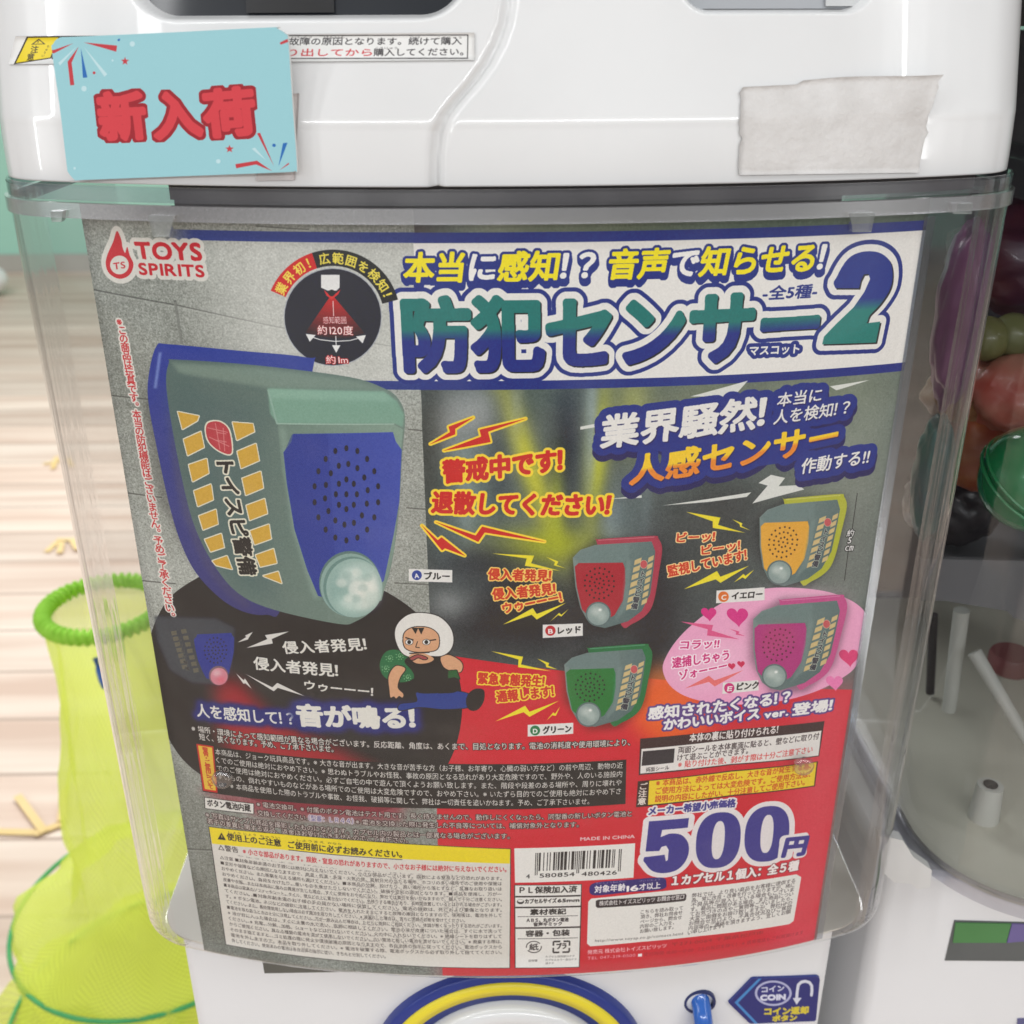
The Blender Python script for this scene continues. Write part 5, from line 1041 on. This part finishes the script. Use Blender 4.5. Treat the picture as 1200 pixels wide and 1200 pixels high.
rod('guide_rod', nat(1094, 720, 0.55), nat(1090, 812, 0.55), 0.0026, 0.0026, M_DARK)
# green capsule: two shells and a seam
M_GRN = mat('green_capsule_plastic', (0.008, 0.24, 0.07), 0.12, coat=0.6, noise=(18, (0.015, 0.32, 0.11))); M_GRN.node_tree.nodes['Principled BSDF'].inputs['Transmission Weight'].default_value = 0.25
gc = nat(1212, 562, 0.24); gr_ = 0.0245
cap = thing('toy_capsule', 'round green translucent capsule lying in the neighbouring machine', 'capsule', gc)
def ball(name, c, r, z0, z1, m, parent, tilt):
    t = np.linspace(z0, z1, 20); v, f = lathe(Vector((0, 0, 0)), [(r * math.cos(a), r * math.sin(a)) for a in t], 48); R = Matrix.Rotation(tilt[0], 3, 'X') @ Matrix.Rotation(tilt[1], 3, 'Y'); return obj(name, [c + R @ q for q in v], f, m, parent)
tl = (0.5, 0.35)
ball('upper_shell', gc, gr_, -0.02, math.pi / 2 - .001, M_GRN, cap, tl); ball('lower_shell', gc, gr_ * 0.965, -math.pi / 2 + .001, 0.02, M_GRN, cap, tl)
R = Matrix.Rotation(tl[0], 3, 'X') @ Matrix.Rotation(tl[1], 3, 'Y')
for k, zz in enumerate((0.0, -0.0035)):
    v, f = lathe(Vector((0, 0, zz)), [(gr_ * .985, -.0008), (gr_ * 1.03, -.0006), (gr_ * 1.03, .0006), (gr_ * .985, .0008)], 48); obj('seam_ring', [gc + R @ q for q in v], f, M_GRN, cap)
# wrapped toys above the tray
def lump(name, c, r, m, seed, label, cat, sq=(1, 1, 1), group=None):
    bm = bmesh.new(); bmesh.ops.create_icosphere(bm, subdivisions=4, radius=1); g = np.random.default_rng(seed); ks = g.normal(0, 1, (7, 3)) * 3; ph = g.random(7) * 6
    for v in bm.verts:
        d = 0.86 + 0.07 * sum(abs(math.sin(v.co.dot(Vector(k)) * 1.3 + p)) for k, p in zip(ks, ph)) * (0.15 if cat in ('toy ball', 'bag') else 1.0) + (0.12 if cat in ('toy ball', 'bag') else 0) ; v.co = Vector((v.co.x * sq[0], v.co.y * sq[1], v.co.z * sq[2])) * d * r + c
    me = bpy.data.meshes.new(name); bm.to_mesh(me); bm.free(); me.materials.append(m); me.polygons.foreach_set('use_smooth', [True] * len(me.polygons))
    o = bpy.data.objects.new(name, me); col.objects.link(o); return tag(o, label, cat, group)
bagm = lambda n, c, c2: mat(n, c, 0.36, coat=0.12, noise=(40, c2))
lump('wrapped_toy', nat(1155, 525, 0.42), 0.021, bagm('orange_wrap', (0.42, 0.15, 0.04), (0.30, 0.05, 0.03)), 1, 'orange wrapped toy behind the green capsule, low in the pile', 'toy', (1.2, 1, .9))
lump('wrapped_toy', nat(1190, 462, 0.40), 0.019, bagm('red_wrap', (0.40, 0.05, 0.035), (0.46, 0.20, 0.14)), 2, 'red wrapped toy right of the orange one, above the green capsule', 'toy', (1.1, 1, .9))
lump('wrapped_toy', nat(1140, 465, 0.44), 0.017, bagm('brown_wrap', (0.22, 0.09, 0.03), (0.30, 0.14, 0.05)), 5, 'brown wrapped toy just under the yellowish pair of balls', 'toy', (1.2, 1, .8))
lump('toy_ball', nat(1156, 397, 0.42), 0.0105, bagm('olive_ball', (0.22, 0.22, 0.08), (0.18, 0.18, 0.07)), 3, 'left of two dull yellow balls on top of the pile in the neighbouring machine', 'toy ball', (1, 1, 1))
lump('toy_ball', nat(1187, 393, 0.42), 0.0105, bagm('olive_ball_2', (0.20, 0.21, 0.08), (0.16, 0.17, 0.07)), 4, 'right of two dull yellow balls on top of the pile in the neighbouring machine', 'toy ball', (1, 1, 1))
lump('wrapped_toy', nat(1200, 300, 0.52), 0.026, bagm('maroon_wrap', (0.09, 0.02, 0.03), (0.06, 0.02, 0.05)), 6, 'dark maroon wrapped toy high behind the yellow balls', 'toy', (1.2, 1, .9))
lump('wrapped_toy', nat(1118, 590, 0.50), 0.020, bagm('dark_wrap', (0.035, 0.03, 0.035), (0.07, 0.06, 0.06)), 7, 'blackish wrapped toy at the bottom of the pile, left of the green capsule', 'toy', (1.1, 1, .9))
lump('wrapped_toy', nat(1124, 372, 0.34), 0.014, bagm('purple_wrap', (0.22, 0.05, 0.20), (0.16, 0.03, 0.14)), 8, 'purple wrapped toy seen through the corner of the big case', 'toy', (0.55, 1, 2.6))
lump('wrapped_toy', nat(1092, 560, 0.34), 0.012, bagm('teal_wrap', (0.02, 0.16, 0.13), (0.03, 0.12, 0.14)), 9, 'teal wrapped toy seen through the corner of the big case, below the purple one', 'toy', (0.55, 1, 2.2))

# ------------------------------------------------------------------ floor, wall, net basket
def struct(o): o['kind'] = 'structure'; return o
m = mat('pale_plank_floor', (0.58, 0.43, 0.345), 0.5, spec=0.35, noise=(1.0, (0.77, 0.655, 0.56), (0.9, 14.0, 1)))
nt = m.node_tree; b = nt.nodes['Principled BSDF']; src_ = b.inputs['Base Color'].links[0].from_socket
t = nt.nodes.new('ShaderNodeTexCoord'); sp = nt.nodes.new('ShaderNodeSeparateXYZ'); nt.links.new(t.outputs['Object'], sp.inputs[0])
mm = nt.nodes.new('ShaderNodeMath'); mm.operation = 'MULTIPLY'; mm.inputs[1].default_value = 1 / 0.16; nt.links.new(sp.outputs['Y'], mm.inputs[0])
fr_ = nt.nodes.new('ShaderNodeMath'); fr_.operation = 'FRACT'; nt.links.new(mm.outputs[0], fr_.inputs[0])
lt = nt.nodes.new('ShaderNodeMath'); lt.operation = 'LESS_THAN'; lt.inputs[1].default_value = 0.05; nt.links.new(fr_.outputs[0], lt.inputs[0])
fl_ = nt.nodes.new('ShaderNodeMath'); fl_.operation = 'FLOOR'; nt.links.new(mm.outputs[0], fl_.inputs[0]); wn_ = nt.nodes.new('ShaderNodeTexWhiteNoise'); wn_.noise_dimensions = '1D'; nt.links.new(fl_.outputs[0], wn_.inputs['W'])
mxp = nt.nodes.new('ShaderNodeMix'); mxp.data_type = 'RGBA'; mxp.blend_type = 'MULTIPLY'; mr = nt.nodes.new('ShaderNodeMapRange'); mr.inputs['To Min'].default_value = 0.86; mr.inputs['To Max'].default_value = 1.05; nt.links.new(wn_.outputs['Value'], mr.inputs['Value'])
mxp.inputs['Factor'].default_value = 1; nt.links.new(src_, mxp.inputs['A']); nt.links.new(mr.outputs[0], mxp.inputs['B'])
mx2 = nt.nodes.new('ShaderNodeMix'); mx2.data_type = 'RGBA'; mx2.inputs['B'].default_value = (0.42, 0.32, 0.26, 1); nt.links.new(lt.outputs[0], mx2.inputs['Factor']); nt.links.new(mxp.outputs['Result'], mx2.inputs['A']); nt.links.new(mx2.outputs['Result'], b.inputs['Base Color'])
struct(obj('floor', [(-9, -3, 0), (9, -3, 0), (9, 9, 0), (-9, 9, 0)], [(0, 1, 2, 3)], m, smooth_=False))
yw = HC * D / D * 1.0
d_ = rays((50, 318))[0]; tw = HC / -d_[2]; YWALL = tw * d_[1] - D
struct(obj('wall', [(-9, YWALL, 0), (9, YWALL, 0), (9, YWALL, 3.2), (-9, YWALL, 3.2), (-9, YWALL + .1, 0), (9, YWALL + .1, 0), (9, YWALL + .1, 3.2), (-9, YWALL + .1, 3.2)], [(0, 1, 2, 3), (7, 6, 5, 4), (0, 4, 5, 1), (3, 2, 6, 7), (0, 3, 7, 4), (1, 5, 6, 2)], mat('mint_wall_paint', (0.36, 0.66, 0.54), 0.6, noise=(1.5, (0.33, 0.61, 0.50))), smooth_=False))
struct(obj('skirting_board', [(-9, YWALL - .015, 0.0), (9, YWALL - .015, 0.0), (9, YWALL - .015, 0.09), (-9, YWALL - .015, 0.09), (-9, YWALL - .002, 0.09), (9, YWALL - .002, 0.09)], [(0, 1, 2, 3), (3, 2, 5, 4)], mat('grey_skirting', (0.40, 0.40, 0.36), 0.5, noise=(6, (0.44, 0.44, 0.40))), smooth_=False))
def on_floor(x, y, h=0.0):
    d = rays((x, y))[0]; t = (HC - h) / -d[2]; return Vector((-X0 * D + d[0] * t, -D + d[1] * t, h))
M_MARK = mat('ochre_floor_print', (0.70, 0.50, 0.20), 0.6, noise=(10, (0.74, 0.56, 0.28)))
zf = Z(0, 600, 2)
def strokes(name, segs, w):
    v = []; f = []
    for si, (a, b) in enumerate(segs):
        a, b = on_floor(*a, h=.004 + .0016 * si), on_floor(*b, h=.004 + .0016 * si); d = (b - a).normalized(); n = Vector((-d.y, d.x, 0)) * w; i = len(v)
        v += [a + n - d * w, b + n + d * w, b - n + d * w, a - n - d * w]; v += [p - Vector((0, 0, .001)) for p in v[-4:]]
        f += [(i, i + 1, i + 2, i + 3), (i, i + 4, i + 5, i + 1), (i + 1, i + 5, i + 6, i + 2), (i + 2, i + 6, i + 7, i + 3), (i + 3, i + 7, i + 4, i)]
    return struct(obj(name, v, f, M_MARK, smooth_=False))
strokes('floor_print', [((0, 974), (45, 975)), ((45, 975), (68, 966)), ((22, 934), (50, 972)), ((72, 958), (76, 926))], 0.0065)
strokes('floor_print', [((56, 645), (70, 632)), ((70, 632), (90, 632)), ((72, 636), (70, 646)), ((84, 632), (90, 642))], 0.007)
strokes('floor_print', [((54, 543), (80, 538)), ((66, 536), (62, 548)), ((80, 538), (84, 545))], 0.007)
pw = on_floor(2, 348); lump('paper_bag', pw + Vector((-0.10, 0, 0.08)), 0.13, mat('white_paper', (0.75, 0.75, 0.73), 0.8, noise=(9, (0.7, 0.7, 0.68))), 12, 'small crumpled white bag on the floor near the mint wall', 'bag', (1, 1, .6))

def rim_pt(x, y, Y): d = rays((x, y))[0]; t = (Y + D) / d[1]; return Vector((-X0 * D + d[0] * t, Y, HC + d[2] * t))
bc = rim_pt(122, 712, 0.62)                      # centre of the rim ring
net = thing('net_basket', 'tall lime green pop-up mesh basket with corded rim standing on the floor', 'basket', (bc.x, bc.y, 0))
M_CORD = mat('lime_cord', (0.25, 0.55, 0.03), 0.7, noise=(60, (0.33, 0.66, 0.06)), bump=(300, .3, .002))
M_HOOP = mat('green_hoop_wire', (0.03, 0.30, 0.10), 0.5, noise=(40, (0.06, 0.36, 0.10)))
m = bpy.data.materials.new('lime_mesh_fabric'); m.use_nodes = True; nt = m.node_tree; nt.nodes.clear(); N = nt.nodes.new; L = nt.links.new
out = N('ShaderNodeOutputMaterial'); df = N('ShaderNodeBsdfDiffuse'); tl_ = N('ShaderNodeBsdfTranslucent'); trn = N('ShaderNodeBsdfTransparent'); t = N('ShaderNodeTexCoord')
nzz = N('ShaderNodeTexNoise'); nzz.inputs['Scale'].default_value = 9; L(t.outputs['Object'], nzz.inputs['Vector']); rpp = N('ShaderNodeValToRGB'); rpp.color_ramp.elements[0].color = (0.76, 0.88, 0.11, 1); rpp.color_ramp.elements[1].color = (0.90, 0.97, 0.28, 1); L(nzz.outputs['Fac'], rpp.inputs[0])
L(rpp.outputs[0], df.inputs[0]); L(rpp.outputs[0], tl_.inputs[0]); mxa = N('ShaderNodeMixShader'); mxa.inputs[0].default_value = .5; L(df.outputs[0], mxa.inputs[1]); L(tl_.outputs[0], mxa.inputs[2])
sp = N('ShaderNodeUVMap'); sp.uv_map = 'print'; s2 = N('ShaderNodeSeparateXYZ'); L(sp.outputs[0], s2.inputs[0])
def wave(sock, fr):
    a = N('ShaderNodeMath'); a.operation = 'MULTIPLY'; a.inputs[1].default_value = fr; L(sock, a.inputs[0]); b = N('ShaderNodeMath'); b.operation = 'SINE'; L(a.outputs[0], b.inputs[0]); return b.outputs[0]
ma = N('ShaderNodeMath'); ma.operation = 'MULTIPLY'; L(wave(s2.outputs[0], 880), ma.inputs[0]); L(wave(s2.outputs[1], 620), ma.inputs[1])
mb = N('ShaderNodeMapRange'); mb.inputs['From Min'].default_value = -1; mb.inputs['To Min'].default_value = .20; mb.inputs['To Max'].default_value = .50; L(ma.outputs[0], mb.inputs['Value'])
mxb = N('ShaderNodeMixShader'); L(mb.outputs[0], mxb.inputs[0]); L(mxa.outputs[0], mxb.inputs[1]); L(trn.outputs[0], mxb.inputs[2]); L(mxb.outputs[0], out.inputs[0]); M_NET = m
rpx = (rim_pt(190, 712, 0.62) - bc).x            # ring radius from the photo's width
zr = bc.z
# cord ring wound with a helix
rows = []; nmaj = 420
for i in range(nmaj):
    a = 2 * math.pi * i / nmaj; c = Vector((math.cos(a), math.sin(a), 0)); row = []
    for k in range(14):
        t = 2 * math.pi * k / 14; rr_ = 0.0072 + 0.0020 * math.sin(48 * a + t); row.append(Vector((bc.x, bc.y, zr)) + c * (rpx + rr_ * math.cos(t)) + Vector((0, 0, rr_ * math.sin(t))))
    rows.append(row)
rows.append(rows[0]); obj('rim_ring', *loft(rows, True), M_CORD, net)
hz = [zr - 0.40 * q for q in (0.36, 0.62, 0.98, 1.35)]
prof = [(rpx * .98, zr)]
def px_r(x, y): p = rim_pt(x, y, 0.62); return bc.x - p.x, p.z
for x, y in ((74, 785), (80, 850), (80, 900), (78, 940)): prof.append(px_r(x, y))
rh, zh = px_r(25, 1062); r2_, z2_ = px_r(22, 1185); r3_, z3_ = px_r(24, 1320)
rn, zn = prof[-1]
zf_ = zh + 0.035; prof += [(rn * .97, zn * .5 + zf_ * .5), (rn * 1.12, zf_), (rh * .80, zh + .014), (rh, zh), (rh * .93, zh * .7 + z2_ * .3), (rh * .86, zh * .45 + z2_ * .55), (r2_, z2_), (r2_ * .9, z2_ * .5 + z3_ * .5), (r3_, z3_)]
zl = prof[-1][1]; rl = prof[-1][0]
while zl > 0.16: prof += [(rl * .93, zl - .05), (rl * 1.05, zl - .10)]; zl -= .10
prof += [(rl, 0.012), (0.001, 0.008)]
pr = [np.array(p) for p in prof]; fine = []
for i in range(len(pr) - 1):
    a, b, c, d = pr[max(0, i - 1)], pr[i], pr[i + 1], pr[min(len(pr) - 1, i + 2)]
    for k in range(6):
        t = k / 6; fine.append(0.5 * ((2 * b) + (c - a) * t + (2 * a - 5 * b + 4 * c - d) * t * t + (3 * b - a - 3 * c + d) * t ** 3))
fine.append(pr[-1])
v, f = lathe(Vector((bc.x, bc.y, 0)), [(max(.001, p[0]) , p[1]) for p in fine], 96)
nn = 96
def folds(i, q):                             # soft vertical folds and sag, none at the rim
    a = (i % nn) / nn * 6.283; w = min(1, max(0, (zr - q.z) / .12)); k = 1 + w * (.030 * math.sin(7 * a + q.z * 22) + .018 * math.sin(15 * a - q.z * 37 + 1) + .012 * math.sin(29 * a + q.z * 60))
    return Vector((bc.x + (q.x - bc.x) * k, bc.y + (q.y - bc.y) * k, q.z))
v = [folds(i, q) for i, q in enumerate(v)]
v = [Vector((q.x + .004 * math.sin(9 * (i % nn) / nn * 6.283 + q.z * 40), q.y, q.z)) for i, q in enumerate(v)]
uvn = [((i % nn) / nn, (i // nn) / len(fine)) for i in range(len(v))]
obj('mesh_sleeve', v, f, M_NET, net, uv=uvn)
hoops = [(rh * 1.012, zh, .02, 0.0), (r2_ * 1.012, z2_, -.02, .01), (r3_ * 1.012, z3_, .02, .01)]
for r_, z_, tx_, ty_ in hoops:
    path = [Vector((bc.x + r_ * math.cos(a), bc.y + r_ * math.sin(a), z_ + r_ * (tx_ * math.cos(a) + ty_ * math.sin(a)))) for a in np.linspace(0, 2 * math.pi, 72, endpoint=False)]
    obj('wire_hoop', *tube(path, .0028, 8, close=True), M_HOOP, net)
tp_ = rim_pt(119, 776, 0.62 - rpx * .98); obj('blue_tie', *tube([tp_ + Vector((0, -.012, .012)), tp_ + Vector((.002, -.014, 0)), tp_ + Vector((.001, -.010, -.014)), tp_ + Vector((.002, -.008, -.024))], .0032, 8), mat('blue_thread', (.03, .12, .42), .6, noise=(40, (.05, .16, .5))), net)
col.objects.unlink(_fo); bpy.data.objects.remove(_fo)
